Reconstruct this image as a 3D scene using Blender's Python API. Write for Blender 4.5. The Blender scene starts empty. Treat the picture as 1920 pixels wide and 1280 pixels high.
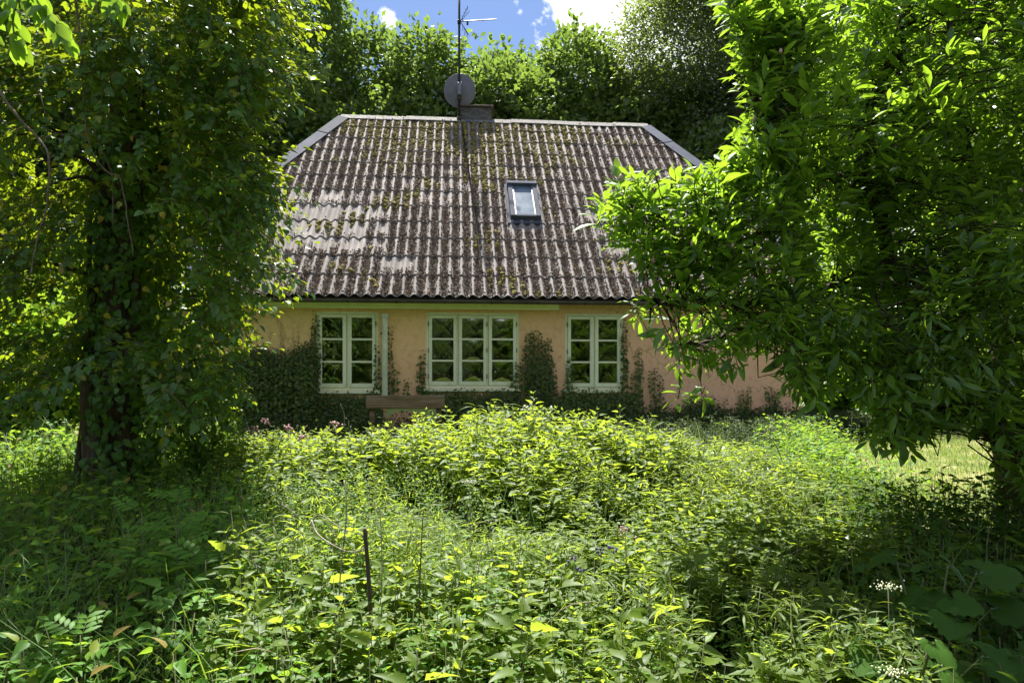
import bpy, bmesh, math, random
import numpy as np
from mathutils import Vector, Matrix

random.seed(7)
rng = np.random.default_rng(11)
R = math.radians
scene = bpy.context.scene
C = scene.collection

# ------------------------------------------------------------------ camera, sky, sun
EYE = 1.5
cam_d = bpy.data.cameras.new('camera')
cam = bpy.data.objects.new('camera', cam_d)
C.objects.link(cam)
cam.location = (0, 0, EYE)
cam.rotation_euler = (R(90), 0, 0)
cam_d.lens = 24.0
cam_d.sensor_width = 36.0
cam_d.shift_y = 80 / 1920
cam_d.clip_end = 2000
scene.camera = cam

SUN_DIR = Vector((-0.19, 1.0, 1.86)).normalized()      # towards the sun: behind the house, a little left
SUN_EL = math.asin(SUN_DIR.z)
SUN_AZ = math.atan2(SUN_DIR.x, SUN_DIR.y)

world = bpy.data.worlds.new('World')
scene.world = world
world.use_nodes = True
wn, wl = world.node_tree.nodes, world.node_tree.links
wn.clear()
w_out = wn.new('ShaderNodeOutputWorld')
bg = wn.new('ShaderNodeBackground')
bg.inputs['Strength'].default_value = 0.075
sky = wn.new('ShaderNodeTexSky')
sky.sky_type = 'NISHITA'
sky.sun_disc = False
sky.sun_elevation = SUN_EL
sky.sun_rotation = SUN_AZ
sky.air_density = 1.0
sky.dust_density = 0.3
sky.ozone_density = 2.5
tc = wn.new('ShaderNodeTexCoord')
nz = wn.new('ShaderNodeTexNoise')
nz.inputs['Scale'].default_value = 3.2
nz.inputs['Detail'].default_value = 9
nz.inputs['Roughness'].default_value = 0.58
wl.new(tc.outputs['Generated'], nz.inputs['Vector'])


def wmath(op, a, b=None, clamp=False):
    n = wn.new('ShaderNodeMath')
    n.operation = op
    n.use_clamp = clamp
    for i, v in enumerate((a, b)):
        if v is None:
            continue
        if isinstance(v, (int, float)):
            n.inputs[i].default_value = v
        else:
            wl.new(v, n.inputs[i])
    return n.outputs[0]


def puff(px, py, size):
    d = Vector(((px - 960) / 1280, 1, (720 - py) / 1280)).normalized()
    n = wn.new('ShaderNodeVectorMath')
    n.operation = 'DISTANCE'
    wl.new(tc.outputs['Generated'], n.inputs[0])
    n.inputs[1].default_value = d
    return wmath('SUBTRACT', 1.0, wmath('DIVIDE', n.outputs['Value'], size))


cl = puff(1100, 30, 0.072)
for a in ((1240, 45, 0.085), (728, 38, 0.013), (1330, 20, 0.12), (1150, 90, 0.07)):
    cl = wmath('MAXIMUM', cl, puff(*a))
fill_clouds = wmath('MULTIPLY', wmath('SUBTRACT', nz.outputs['Fac'], 0.47), 3.0)
fill_clouds = wmath('SUBTRACT', fill_clouds, wmath('MULTIPLY', puff(830, -60, 0.42), 3.0, True))   # unseen clouds added as shade fill, thinned out in view
nzd = wn.new('ShaderNodeTexNoise')
nzd.inputs['Scale'].default_value = 22.0
nzd.inputs['Detail'].default_value = 10
nzd.inputs['Roughness'].default_value = 0.6
wl.new(tc.outputs['Generated'], nzd.inputs['Vector'])
nloc = wmath('MULTIPLY', wmath('SUBTRACT', nzd.outputs['Fac'], 0.5), 3.4)
cl = wmath('MAXIMUM', wmath('ADD', cl, nloc), fill_clouds)
cl = wmath('MULTIPLY', cl, 2.4, True)
nz2 = wn.new('ShaderNodeTexNoise')
nz2.inputs['Scale'].default_value = 16.0
nz2.inputs['Detail'].default_value = 6
wl.new(tc.outputs['Generated'], nz2.inputs['Vector'])
ccol = wn.new('ShaderNodeMix')
ccol.data_type = 'RGBA'
wl.new(nz2.outputs['Fac'], ccol.inputs['Factor'])
ccol.inputs['A'].default_value = (4.0, 4.2, 4.7, 1)
ccol.inputs['B'].default_value = (6.4, 6.4, 6.3, 1)
cmix = wn.new('ShaderNodeMix')
cmix.data_type = 'RGBA'
wl.new(cl, cmix.inputs['Factor'])
deep = wn.new('ShaderNodeMix')
deep.data_type = 'RGBA'
deep.blend_type = 'MULTIPLY'
deep.inputs['Factor'].default_value = 1
deep.inputs['B'].default_value = (0.44, 0.45, 0.50, 1)
wl.new(sky.outputs[0], deep.inputs['A'])
wl.new(deep.outputs['Result'], cmix.inputs['A'])
wl.new(ccol.outputs['Result'], cmix.inputs['B'])
wl.new(cmix.outputs['Result'], bg.inputs['Color'])
wl.new(bg.outputs[0], w_out.inputs['Surface'])

sun_d = bpy.data.lights.new('sun', 'SUN')
sun_d.energy = 3.9
sun_d.angle = R(0.53)
sun_d.color = (1.0, 0.94, 0.83)
sun = bpy.data.objects.new('sun', sun_d)
C.objects.link(sun)
sun.rotation_euler = SUN_DIR.to_track_quat('Z', 'Y').to_euler()
sun.location = (0, 0, 30)

scene.view_settings.view_transform = 'Standard'
scene.view_settings.look = 'None'
scene.view_settings.exposure = 2.08
scene.view_settings.gamma = 1
scene.cycles.diffuse_bounces = 8
scene.view_settings.use_curve_mapping = False


# ------------------------------------------------------------------ helpers
def P(px, py, Y):
    """the world point at depth Y that is seen at photo pixel (px, py)"""
    return Vector(((px - 960) / 1280 * Y, Y, EYE - (py - 720) / 1280 * Y))


def ground_z(x, y):
    z = np.clip(0.088 * (np.asarray(y, float) - 1.5), -0.05, 0.78)
    return z + 0.03 * np.sin(np.asarray(x) * 1.3 + 0.7) * np.sin(np.asarray(y) * 1.1)


def tag(o, label=None, cat=None, group=None, kind=None):
    if label:
        o['label'] = label
    if cat:
        o['category'] = cat
    if group:
        o['group'] = group
    if kind:
        o['kind'] = kind
    return o


def empty(name, loc=(0, 0, 0), rz=0.0, parent=None):
    o = bpy.data.objects.new(name, None)
    o.empty_display_size = 0.1
    C.objects.link(o)
    o.location = loc
    o.rotation_euler = (0, 0, rz)
    if parent:
        o.parent = parent
    return o


def link(name, me, parent=None):
    o = bpy.data.objects.new(name, me)
    C.objects.link(o)
    if parent:
        o.parent = parent
    return o


class G:
    """triangle collector on numpy arrays, with a tint per vertex and a material index per face"""

    def __init__(s):
        s.v, s.f, s.t, s.m, s.n = [], [], [], [], 0

    def add(s, v, f, tint=0.5, mi=0):
        v = np.asarray(v, np.float32).reshape(-1, 3)
        f = np.asarray(f, np.int32).reshape(-1, 3)
        s.v.append(v)
        s.f.append(f + s.n)
        s.t.append(np.full(len(v), tint, np.float32) if np.isscalar(tint) else np.asarray(tint, np.float32))
        s.m.append(np.full(len(f), mi, np.int32) if np.isscalar(mi) else np.asarray(mi, np.int32))
        s.n += len(v)
        return s

    def arrays(s):
        return np.concatenate(s.v), np.concatenate(s.f), np.concatenate(s.t), np.concatenate(s.m)

    def inst(s, tmpl, M, Pos, tint=None, cap=True):
        """n copies of a template (v,f,t,m) by matrices M (n,3,3) and positions (n,3)"""
        v, f, t, m = tmpl
        n = len(Pos)
        if n == 0:
            return s
        V = np.einsum('nij,vj->nvi', M, v) + np.asarray(Pos)[:, None, :]
        F = f[None] + (np.arange(n) * len(v))[:, None, None]
        T = np.tile(t, (n, 1))
        if tint is not None:
            T = np.where(T >= 0.99, 1.0, np.clip(T + np.asarray(tint)[:, None], 0, 0.94 if cap else 1.0))
        s.v.append(V.reshape(-1, 3).astype(np.float32))
        s.f.append((F.reshape(-1, 3) + s.n).astype(np.int32))
        s.t.append(T.reshape(-1).astype(np.float32))
        s.m.append(np.tile(m, n))
        s.n += n * len(v)
        return s

    def mesh(s, name, mats, smooth=True):
        v, f, t, m = s.arrays()
        me = bpy.data.meshes.new(name)
        me.vertices.add(len(v))
        me.vertices.foreach_set('co', v.ravel())
        me.loops.add(len(f) * 3)
        me.loops.foreach_set('vertex_index', f.ravel())
        me.polygons.add(len(f))
        me.polygons.foreach_set('loop_start', np.arange(len(f), dtype=np.int32) * 3)
        for x in (mats if isinstance(mats, (list, tuple)) else [mats]):
            me.materials.append(x)
        me.polygons.foreach_set('material_index', m)
        me.update(calc_edges=True)
        a = me.attributes.new('tint', 'FLOAT', 'POINT')
        a.data.foreach_set('value', t)
        me.shade_smooth() if smooth else me.shade_flat()
        return me

    def build(s, name, mats, parent=None, smooth=True):
        return link(name, s.mesh(name, mats, smooth), parent)


def norm(a):
    return a / np.maximum(np.linalg.norm(a, axis=-1, keepdims=True), 1e-9)


def frames(y, n, s=1.0):
    """matrices whose local Y follows y and local Z is near n"""
    y = norm(np.asarray(y, float))
    x = norm(np.cross(y, n))
    z = np.cross(x, y)
    M = np.stack([x, y, z], axis=-1)
    return M * (np.asarray(s).reshape(-1, 1, 1) if not np.isscalar(s) else s)


def frames_z(z, s=1.0, spin=None):
    z = norm(np.asarray(z, float))
    n = len(z)
    a = rng.uniform(0, 2 * np.pi, n) if spin is None else spin
    r = np.stack([np.cos(a), np.sin(a), 0.01 * np.ones(n)], -1)
    x = norm(np.cross(z, r))
    y = np.cross(z, x)
    M = np.stack([x, y, z], axis=-1)
    return M * (np.asarray(s).reshape(-1, 1, 1) if not np.isscalar(s) else s)


def tube(pts, rad, sides=5, tint=0.5):
    pts = np.asarray([tuple(p) for p in pts], float)
    n = len(pts)
    rad = np.full(n, rad) if np.isscalar(rad) else np.asarray(rad, float)
    d = norm(np.gradient(pts, axis=0))
    ref = np.array([0.31, 0.17, 0.93]) if abs(d[0][2]) < 0.8 else np.array([0.95, 0.1, 0.2])
    x = norm(np.cross(d, ref))
    y = np.cross(d, x)
    a = np.linspace(0, 2 * np.pi, sides, endpoint=False)
    V = pts[:, None] + rad[:, None, None] * (np.cos(a)[None, :, None] * x[:, None] + np.sin(a)[None, :, None] * y[:, None])
    V = V.reshape(-1, 3)
    F = []
    for i in range(n - 1):
        for k in range(sides):
            a0, a1 = i * sides + k, i * sides + (k + 1) % sides
            b0, b1 = a0 + sides, a1 + sides
            F += [(a0, a1, b1), (a0, b1, b0)]
    V = np.vstack([V, pts[-1:], pts[:1]])
    e, c = (n - 1) * sides, n * sides
    for k in range(sides):
        F.append((e + k, e + (k + 1) % sides, c))
        F.append(((k + 1) % sides, k, c + 1))
    return V, np.array(F)


def smooth_line(pts, n=6):
    """Catmull-Rom through the points"""
    pts = [Vector(p) for p in pts]
    out = []
    for i in range(len(pts) - 1):
        p0, p1, p2, p3 = pts[max(i - 1, 0)], pts[i], pts[i + 1], pts[min(i + 2, len(pts) - 1)]
        for k in range(n):
            t = k / n
            out.append(0.5 * ((2 * p1) + (p2 - p0) * t + (2 * p0 - 5 * p1 + 4 * p2 - p3) * t * t + (3 * p1 - p0 - 3 * p2 + p3) * t ** 3))
    out.append(pts[-1])
    return out


class B:
    """bmesh collector for built things"""

    def __init__(s):
        s.bm = bmesh.new()

    def box(s, x0, x1, y0, y1, z0, z1, bevel=0.0):
        vs = [s.bm.verts.new((x, y, z)) for x in (x0, x1) for y in (y0, y1) for z in (z0, z1)]
        q = [(0, 1, 3, 2), (4, 6, 7, 5), (0, 4, 5, 1), (2, 3, 7, 6), (0, 2, 6, 4), (1, 5, 7, 3)]
        fs = [s.bm.faces.new([vs[i] for i in f]) for f in q]
        if bevel:
            es = list({e for f in fs for e in f.edges})
            bmesh.ops.bevel(s.bm, geom=es, offset=bevel, segments=1, affect='EDGES')
        return s

    def poly(s, pts):
        s.bm.faces.new([s.bm.verts.new(p) for p in pts])
        return s

    def prism(s, pts, off):
        off = Vector(off)
        a = [s.bm.verts.new(p) for p in pts]
        b = [s.bm.verts.new(Vector(p) + off) for p in pts]
        n = len(a)
        s.bm.faces.new(a[::-1])
        s.bm.faces.new(b)
        for i in range(n):
            s.bm.faces.new([a[i], a[(i + 1) % n], b[(i + 1) % n], b[i]])
        return s

    def tube(s, pts, rad, sides=8):
        v, f = tube(pts, rad, sides)
        vs = [s.bm.verts.new(p) for p in v]
        for t in f:
            s.bm.faces.new([vs[i] for i in t])
        return s

    def build(s, name, mats, parent=None, smooth=False):
        bmesh.ops.recalc_face_normals(s.bm, faces=s.bm.faces)
        me = bpy.data.meshes.new(name)
        s.bm.to_mesh(me)
        s.bm.free()
        for m in (mats if isinstance(mats, (list, tuple)) else [mats]):
            me.materials.append(m)
        me.shade_smooth() if smooth else me.shade_flat()
        return link(name, me, parent)


# ------------------------------------------------------------------ materials
def new_mat(name):
    m = bpy.data.materials.new(name)
    m.use_nodes = True
    n, l = m.node_tree.nodes, m.node_tree.links
    n.clear()
    return m, n, l, n.new('ShaderNodeOutputMaterial')


def solid(name, cols, scale=6.0, rough=0.8, bump=0.3, bscale=None, metal=0.0, spec=0.4, var=0.15, detail=6, stretch=None, lo=0.35, hi=0.65):
    """noise blend of colours, small bump, per-object brightness variation"""
    m, n, l, out = new_mat(name)
    b = n.new('ShaderNodeBsdfPrincipled')
    b.inputs['Roughness'].default_value = rough
    b.inputs['Metallic'].default_value = metal
    b.inputs['Specular IOR Level'].default_value = spec
    t = n.new('ShaderNodeTexCoord')
    mp = n.new('ShaderNodeMapping')
    if stretch:
        mp.inputs['Scale'].default_value = stretch
    oi = n.new('ShaderNodeObjectInfo')
    l.new(t.outputs['Object'], mp.inputs['Vector'])
    off = n.new('ShaderNodeVectorMath')
    off.operation = 'ADD'
    sc = n.new('ShaderNodeMath')
    sc.operation = 'MULTIPLY'
    sc.inputs[1].default_value = 37.0
    l.new(oi.outputs['Random'], sc.inputs[0])
    l.new(mp.outputs[0], off.inputs[0])
    l.new(sc.outputs[0], off.inputs[1])
    z = n.new('ShaderNodeTexNoise')
    z.inputs['Scale'].default_value = scale
    z.inputs['Detail'].default_value = detail
    z.inputs['Roughness'].default_value = 0.65
    l.new(off.outputs[0], z.inputs['Vector'])
    r = n.new('ShaderNodeValToRGB')
    e = r.color_ramp.elements
    e[0].position, e[1].position = lo, hi
    e[0].color, e[1].color = (*cols[0], 1), (*cols[-1], 1)
    if len(cols) == 3:
        x = e.new((lo + hi) / 2)
        x.color = (*cols[1], 1)
    l.new(z.outputs['Fac'], r.inputs['Fac'])
    hv = n.new('ShaderNodeHueSaturation')
    mr = n.new('ShaderNodeMapRange')
    mr.inputs['To Min'].default_value = 1 - var
    mr.inputs['To Max'].default_value = 1 + var
    l.new(oi.outputs['Random'], mr.inputs['Value'])
    l.new(mr.outputs[0], hv.inputs['Value'])
    l.new(r.outputs['Color'], hv.inputs['Color'])
    l.new(hv.outputs[0], b.inputs['Base Color'])
    if bump:
        z2 = n.new('ShaderNodeTexNoise')
        z2.inputs['Scale'].default_value = bscale or scale * 4
        z2.inputs['Detail'].default_value = 8
        l.new(off.outputs[0], z2.inputs['Vector'])
        bp = n.new('ShaderNodeBump')
        bp.inputs['Strength'].default_value = bump
        bp.inputs['Distance'].default_value = 0.01
        l.new(z2.outputs['Fac'], bp.inputs['Height'])
        l.new(bp.outputs[0], b.inputs['Normal'])
    l.new(b.outputs[0], out.inputs['Surface'])
    return m


def leafy(name, c1, c2, trans=(0.20, 0.30, 0.03), tfac=0.45, gloss=0.07, rough=0.35, c3=None):
    """leaf: diffuse + light passing through + a waxy sheen; colour by leaf (tint) and by plant"""
    m, n, l, out = new_mat(name)
    at = n.new('ShaderNodeAttribute')
    at.attribute_name = 'tint'
    oi = n.new('ShaderNodeObjectInfo')
    r = n.new('ShaderNodeValToRGB')
    e = r.color_ramp.elements
    e[0].position, e[1].position = 0.0, 0.9
    e[0].color, e[1].color = (*c1, 1), (*c2, 1)
    if c3:
        x = e.new(0.985)
        x.color = (*c3, 1)
    l.new(at.outputs['Fac'], r.inputs['Fac'])
    hv = n.new('ShaderNodeHueSaturation')
    mr = n.new('ShaderNodeMapRange')
    mr.inputs['To Min'].default_value = 0.85
    mr.inputs['To Max'].default_value = 1.15
    l.new(oi.outputs['Random'], mr.inputs['Value'])
    l.new(mr.outputs[0], hv.inputs['Value'])
    l.new(r.outputs['Color'], hv.inputs['Color'])
    d = n.new('ShaderNodeBsdfDiffuse')
    l.new(hv.outputs[0], d.inputs['Color'])
    tr = n.new('ShaderNodeBsdfTranslucent')
    tcn = n.new('ShaderNodeMix')
    tcn.data_type = 'RGBA'
    tcn.inputs['A'].default_value = (*[v * 0.72 for v in trans], 1)
    tcn.inputs['B'].default_value = (*trans, 1)
    l.new(at.outputs['Fac'], tcn.inputs['Factor'])
    l.new(tcn.outputs['Result'], tr.inputs['Color'])
    m1 = n.new('ShaderNodeMixShader')
    m1.inputs[0].default_value = tfac
    l.new(d.outputs[0], m1.inputs[1])
    l.new(tr.outputs[0], m1.inputs[2])
    g = n.new('ShaderNodeBsdfGlossy')
    g.inputs['Roughness'].default_value = rough + 0.06
    g.inputs['Color'].default_value = (0.9, 0.95, 1, 1)
    lw = n.new('ShaderNodeLayerWeight')
    lw.inputs['Blend'].default_value = 0.25
    mg = n.new('ShaderNodeMath')
    mg.operation = 'MULTIPLY_ADD'
    mg.inputs[1].default_value = 0.07
    mg.inputs[2].default_value = gloss * 0.45
    mg.use_clamp = True
    l.new(lw.outputs['Fresnel'], mg.inputs[0])
    m2 = n.new('ShaderNodeMixShader')
    l.new(mg.outputs[0], m2.inputs[0])
    l.new(m1.outputs[0], m2.inputs[1])
    l.new(g.outputs[0], m2.inputs[2])
    l.new(m2.outputs[0], out.inputs['Surface'])
    return m


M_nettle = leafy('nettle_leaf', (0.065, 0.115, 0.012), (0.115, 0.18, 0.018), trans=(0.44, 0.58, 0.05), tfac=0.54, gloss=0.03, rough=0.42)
M_stem = solid('green_stem', [(0.07, 0.10, 0.03), (0.12, 0.13, 0.05)], rough=0.7, bump=0)
M_ivy = leafy('ivy_leaf', (0.03, 0.10, 0.012), (0.085, 0.21, 0.022), trans=(0.40, 0.52, 0.02), tfac=0.42, gloss=0.06, rough=0.32, c3=(0.45, 0.32, 0.03))
M_wallivy = leafy('wall_ivy_leaf', (0.03, 0.07, 0.014), (0.12, 0.17, 0.03), trans=(0.2, 0.25, 0.02), tfac=0.25, gloss=0.04, rough=0.4, c3=(0.2, 0.14, 0.05))
M_broad = leafy('broad_leaf', (0.045, 0.115, 0.010), (0.10, 0.20, 0.018), trans=(0.34, 0.56, 0.03), tfac=0.52, gloss=0.06, rough=0.34)
M_far = leafy('far_leaf', (0.04, 0.085, 0.015), (0.10, 0.16, 0.025), trans=(0.24, 0.37, 0.05), tfac=0.45, gloss=0.09, rough=0.36)
M_farfine = leafy('far_fine_leaf', (0.035, 0.065, 0.025), (0.075, 0.115, 0.04), trans=(0.30, 0.40, 0.06), tfac=0.45, gloss=0.08, rough=0.4)
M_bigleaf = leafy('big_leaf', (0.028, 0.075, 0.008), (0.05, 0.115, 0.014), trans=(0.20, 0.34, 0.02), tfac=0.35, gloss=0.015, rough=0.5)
M_herb = leafy('herb_leaf', (0.045, 0.13, 0.012), (0.10, 0.225, 0.02), trans=(0.34, 0.54, 0.04), tfac=0.45, gloss=0.025, rough=0.45, c3=(0.22, 0.16, 0.04))
M_painted_shade = leafy('herb_leaf_painted_shade', (0.02, 0.045, 0.012), (0.04, 0.075, 0.018), trans=(0.07, 0.11, 0.02), tfac=0.3, gloss=0.02, rough=0.5)  # herb leaf with shade put into its colour
M_grass = leafy('grass_blade', (0.05, 0.12, 0.018), (0.10, 0.19, 0.03), trans=(0.24, 0.38, 0.04), tfac=0.42, gloss=0.04, rough=0.45)
M_lawn = leafy('lawn_blade', (0.09, 0.17, 0.025), (0.22, 0.28, 0.06), trans=(0.34, 0.44, 0.07), tfac=0.35, gloss=0.02, rough=0.5, c3=(0.40, 0.33, 0.18))
M_pink = solid('pink_petal', [(0.45, 0.22, 0.26), (0.6, 0.4, 0.38)], rough=0.7, bump=0)
M_white = solid('white_petal', [(0.6, 0.6, 0.5), (0.8, 0.8, 0.7)], rough=0.7, bump=0)
M_violet = solid('violet_petal', [(0.06, 0.04, 0.16), (0.14, 0.12, 0.30)], rough=0.7, bump=0)
M_bark = solid('bark', [(0.025, 0.018, 0.012), (0.10, 0.075, 0.055), (0.19, 0.15, 0.11)], scale=7, rough=0.95, bump=1.0, bscale=22, stretch=(1, 1, 0.22))
M_barkdark = solid('dark_bark', [(0.018, 0.013, 0.010), (0.07, 0.05, 0.035)], scale=9, rough=0.95, bump=0.8, bscale=26, stretch=(1, 1, 0.3))
M_twig = solid('twig', [(0.08, 0.055, 0.04), (0.2, 0.16, 0.12)], scale=30, rough=0.9, bump=0)
M_deadstem = solid('dead_stem', [(0.13, 0.10, 0.07), (0.40, 0.36, 0.30)], scale=18, rough=0.9, bump=0)
M_stake = solid('old_stake', [(0.05, 0.035, 0.03), (0.14, 0.10, 0.08)], scale=20, rough=0.9, bump=0.5, stretch=(1, 1, 0.2))
M_sheet = solid('fibre_cement_sheet', [(0.115, 0.10, 0.097), (0.195, 0.175, 0.168), (0.285, 0.262, 0.25)], scale=5, rough=0.85, bump=0.4, bscale=70, var=0.15, stretch=(1.6, 0.5, 1), lo=0.3, hi=0.72)
M_cap = solid('ridge_cap_cement', [(0.04, 0.04, 0.042), (0.15, 0.145, 0.145), (0.26, 0.255, 0.25)], scale=22, rough=0.9, bump=0.5, bscale=60, lo=0.38, hi=0.66)
M_litter = solid('litter', [(0.06, 0.042, 0.035), (0.15, 0.11, 0.09)], rough=0.95, bump=0)
M_zinc = solid('painted_zinc', [(0.055, 0.065, 0.095), (0.085, 0.095, 0.13)], scale=3, rough=0.8, bump=0.12, bscale=3, metal=0.0, spec=0.08)
M_gutter = solid('gutter_brown', [(0.055, 0.045, 0.035), (0.12, 0.10, 0.085)], scale=5, rough=0.6, bump=0.2, stretch=(0.6, 3, 3))
M_fascia = solid('fascia_paint', [(0.74, 0.77, 0.46), (0.86, 0.88, 0.62)], scale=5, rough=0.6, bump=0.2)
M_white_paint = solid('flaking_window_paint', [(0.32, 0.33, 0.18), (0.74, 0.77, 0.50), (0.82, 0.84, 0.62)], scale=9, rough=0.55, bump=0.3, bscale=40, var=0.04, lo=0.22, hi=0.5)
M_pipe = solid('pipe_paint', [(0.50, 0.56, 0.38), (0.70, 0.75, 0.58)], scale=6, rough=0.5, bump=0.15, var=0.03)
M_hinge = solid('rusty_iron', [(0.03, 0.025, 0.02), (0.09, 0.06, 0.035)], scale=30, rough=0.8, bump=0.3)
M_dark = solid('dark_metal', [(0.02, 0.02, 0.022), (0.045, 0.045, 0.05)], scale=10, rough=0.5, metal=0.5, bump=0)
M_matte_black = solid('matte_black', [(0.012, 0.012, 0.012), (0.02, 0.02, 0.02)], rough=0.9, bump=0, spec=0.1)
M_alu = solid('dull_aluminium', [(0.12, 0.12, 0.14), (0.2, 0.2, 0.22)], scale=10, rough=0.5, metal=0.6, bump=0)
M_dish = solid('dish_grey', [(0.10, 0.10, 0.12), (0.14, 0.14, 0.16)], scale=4, rough=0.7, bump=0)
M_chimney = solid('chimney_render', [(0.035, 0.033, 0.03), (0.085, 0.08, 0.075), (0.13, 0.12, 0.115)], scale=6, rough=0.95, bump=0.6, stretch=(1, 1, 3))
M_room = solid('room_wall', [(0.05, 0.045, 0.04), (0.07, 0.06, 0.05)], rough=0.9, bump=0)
M_plank = solid('weathered_plank', [(0.10, 0.065, 0.03), (0.20, 0.14, 0.085), (0.28, 0.20, 0.16)], scale=4, rough=0.85, bump=0.5, bscale=14, stretch=(0.5, 6, 8))
M_greenpaint = solid('faded_green_paint', [(0.25, 0.33, 0.12), (0.38, 0.45, 0.2)], scale=5, rough=0.7, bump=0.2)
M_shed = solid('blue_grey_board', [(0.20, 0.23, 0.31), (0.32, 0.35, 0.44)], scale=4, rough=0.8, bump=0.4, stretch=(4, 4, 0.4))
M_shedroof = solid('shed_roof_felt', [(0.05, 0.05, 0.05), (0.10, 0.10, 0.10)], rough=0.9)

# moss
M_moss = solid('moss', [(0.07, 0.055, 0.022), (0.16, 0.135, 0.03), (0.29, 0.26, 0.045)], scale=14, rough=1.0, bump=0.8, bscale=90, lo=0.33, hi=0.68)
M_litter_leaf = leafy('dry_litter', (0.08, 0.055, 0.045), (0.36, 0.29, 0.24), trans=(0.12, 0.08, 0.05), tfac=0.1, gloss=0.0, rough=0.7, c3=(0.42, 0.20, 0.09))

# painted wall: salmon limewash, more ochre towards the left and the top
M_wall, n, l, out = new_mat('salmon_limewash')
b = n.new('ShaderNodeBsdfPrincipled')
b.inputs['Roughness'].default_value = 0.95
b.inputs['Specular IOR Level'].default_value = 0.15
t = n.new('ShaderNodeTexCoord')
z1 = n.new('ShaderNodeTexNoise')
z1.inputs['Scale'].default_value = 0.9
z1.inputs['Detail'].default_value = 5
l.new(t.outputs['Object'], z1.inputs['Vector'])
z2 = n.new('ShaderNodeTexNoise')
z2.inputs['Scale'].default_value = 11
z2.inputs['Detail'].default_value = 8
l.new(t.outputs['Object'], z2.inputs['Vector'])
sx = n.new('ShaderNodeSeparateXYZ')
l.new(t.outputs['Object'], sx.inputs[0])


def nmath(n, l, op, a, b=None, clamp=False):
    x = n.new('ShaderNodeMath')
    x.operation = op
    x.use_clamp = clamp
    for i, v in enumerate((a, b)):
        if v is None:
            continue
        if isinstance(v, (int, float)):
            x.inputs[i].default_value = v
        else:
            l.new(v, x.inputs[i])
    return x.outputs[0]


fac = nmath(n, l, 'ADD', nmath(n, l, 'MULTIPLY', sx.outputs['X'], -0.10), nmath(n, l, 'MULTIPLY', sx.outputs['Z'], 0.35))
fac = nmath(n, l, 'ADD', fac, nmath(n, l, 'MULTIPLY', z1.outputs['Fac'], 0.5))
fac = nmath(n, l, 'SUBTRACT', fac, 0.35, True)
mx = n.new('ShaderNodeMix')
mx.data_type = 'RGBA'
l.new(fac, mx.inputs['Factor'])
mx.inputs['A'].default_value = (0.82, 0.49, 0.32, 1)
mx.inputs['B'].default_value = (0.92, 0.62, 0.27, 1)
mx2 = n.new('ShaderNodeMix')
mx2.data_type = 'RGBA'
mx2.blend_type = 'MULTIPLY'
st = n.new('ShaderNodeValToRGB')
st.color_ramp.elements[0].position, st.color_ramp.elements[1].position = 0.30, 0.5
st.color_ramp.elements[0].color = (0.84, 0.83, 0.80, 1)
st.color_ramp.elements[1].color = (1, 1, 1, 1)
l.new(z2.outputs['Fac'], st.inputs['Fac'])
mx2.inputs['Factor'].default_value = 1
l.new(mx.outputs['Result'], mx2.inputs['A'])
l.new(st.outputs['Color'], mx2.inputs['B'])
dz = nmath(n, l, 'ADD', sx.outputs['Z'], nmath(n, l, 'MULTIPLY', nmath(n, l, 'SUBTRACT', z2.outputs['Fac'], 0.5), 0.9))
dr = n.new('ShaderNodeValToRGB')
dr.color_ramp.elements[0].position, dr.color_ramp.elements[1].position = 0.02, 0.42
dr.color_ramp.elements[0].color = (0.68, 0.66, 0.62, 1)
dr.color_ramp.elements[1].color = (1, 1, 1, 1)
l.new(dz, dr.inputs['Fac'])
mx3 = n.new('ShaderNodeMix')
mx3.data_type = 'RGBA'
mx3.blend_type = 'MULTIPLY'
mx3.inputs['Factor'].default_value = 1
l.new(mx2.outputs['Result'], mx3.inputs['A'])
l.new(dr.outputs['Color'], mx3.inputs['B'])
# fine hairline cracks and flaked spots
vo = n.new('ShaderNodeTexVoronoi')
vo.feature = 'DISTANCE_TO_EDGE'
vo.inputs['Scale'].default_value = 1.3
l.new(z1.outputs['Color'], vo.inputs['Vector'])
cr = n.new('ShaderNodeValToRGB')
cr.color_ramp.elements[0].position, cr.color_ramp.elements[1].position = 0.0, 0.006
cr.color_ramp.elements[0].color = (0.6, 0.57, 0.52, 1)
cr.color_ramp.elements[1].color = (1, 1, 1, 1)
l.new(vo.outputs['Distance'], cr.inputs['Fac'])
mx4 = n.new('ShaderNodeMix')
mx4.data_type = 'RGBA'
mx4.blend_type = 'MULTIPLY'
mx4.inputs['Factor'].default_value = 1
l.new(mx3.outputs['Result'], mx4.inputs['A'])
l.new(cr.outputs['Color'], mx4.inputs['B'])
l.new(mx4.outputs['Result'], b.inputs['Base Color'])
bp = n.new('ShaderNodeBump')
bp.inputs['Strength'].default_value = 0.5
bp.inputs['Distance'].default_value = 0.012
z3 = n.new('ShaderNodeTexNoise')
z3.inputs['Scale'].default_value = 18
z3.inputs['Detail'].default_value = 8
l.new(t.outputs['Object'], z3.inputs['Vector'])
l.new(z3.outputs['Fac'], bp.inputs['Height'])
l.new(bp.outputs[0], b.inputs['Normal'])
l.new(b.outputs[0], out.inputs['Surface'])

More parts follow.
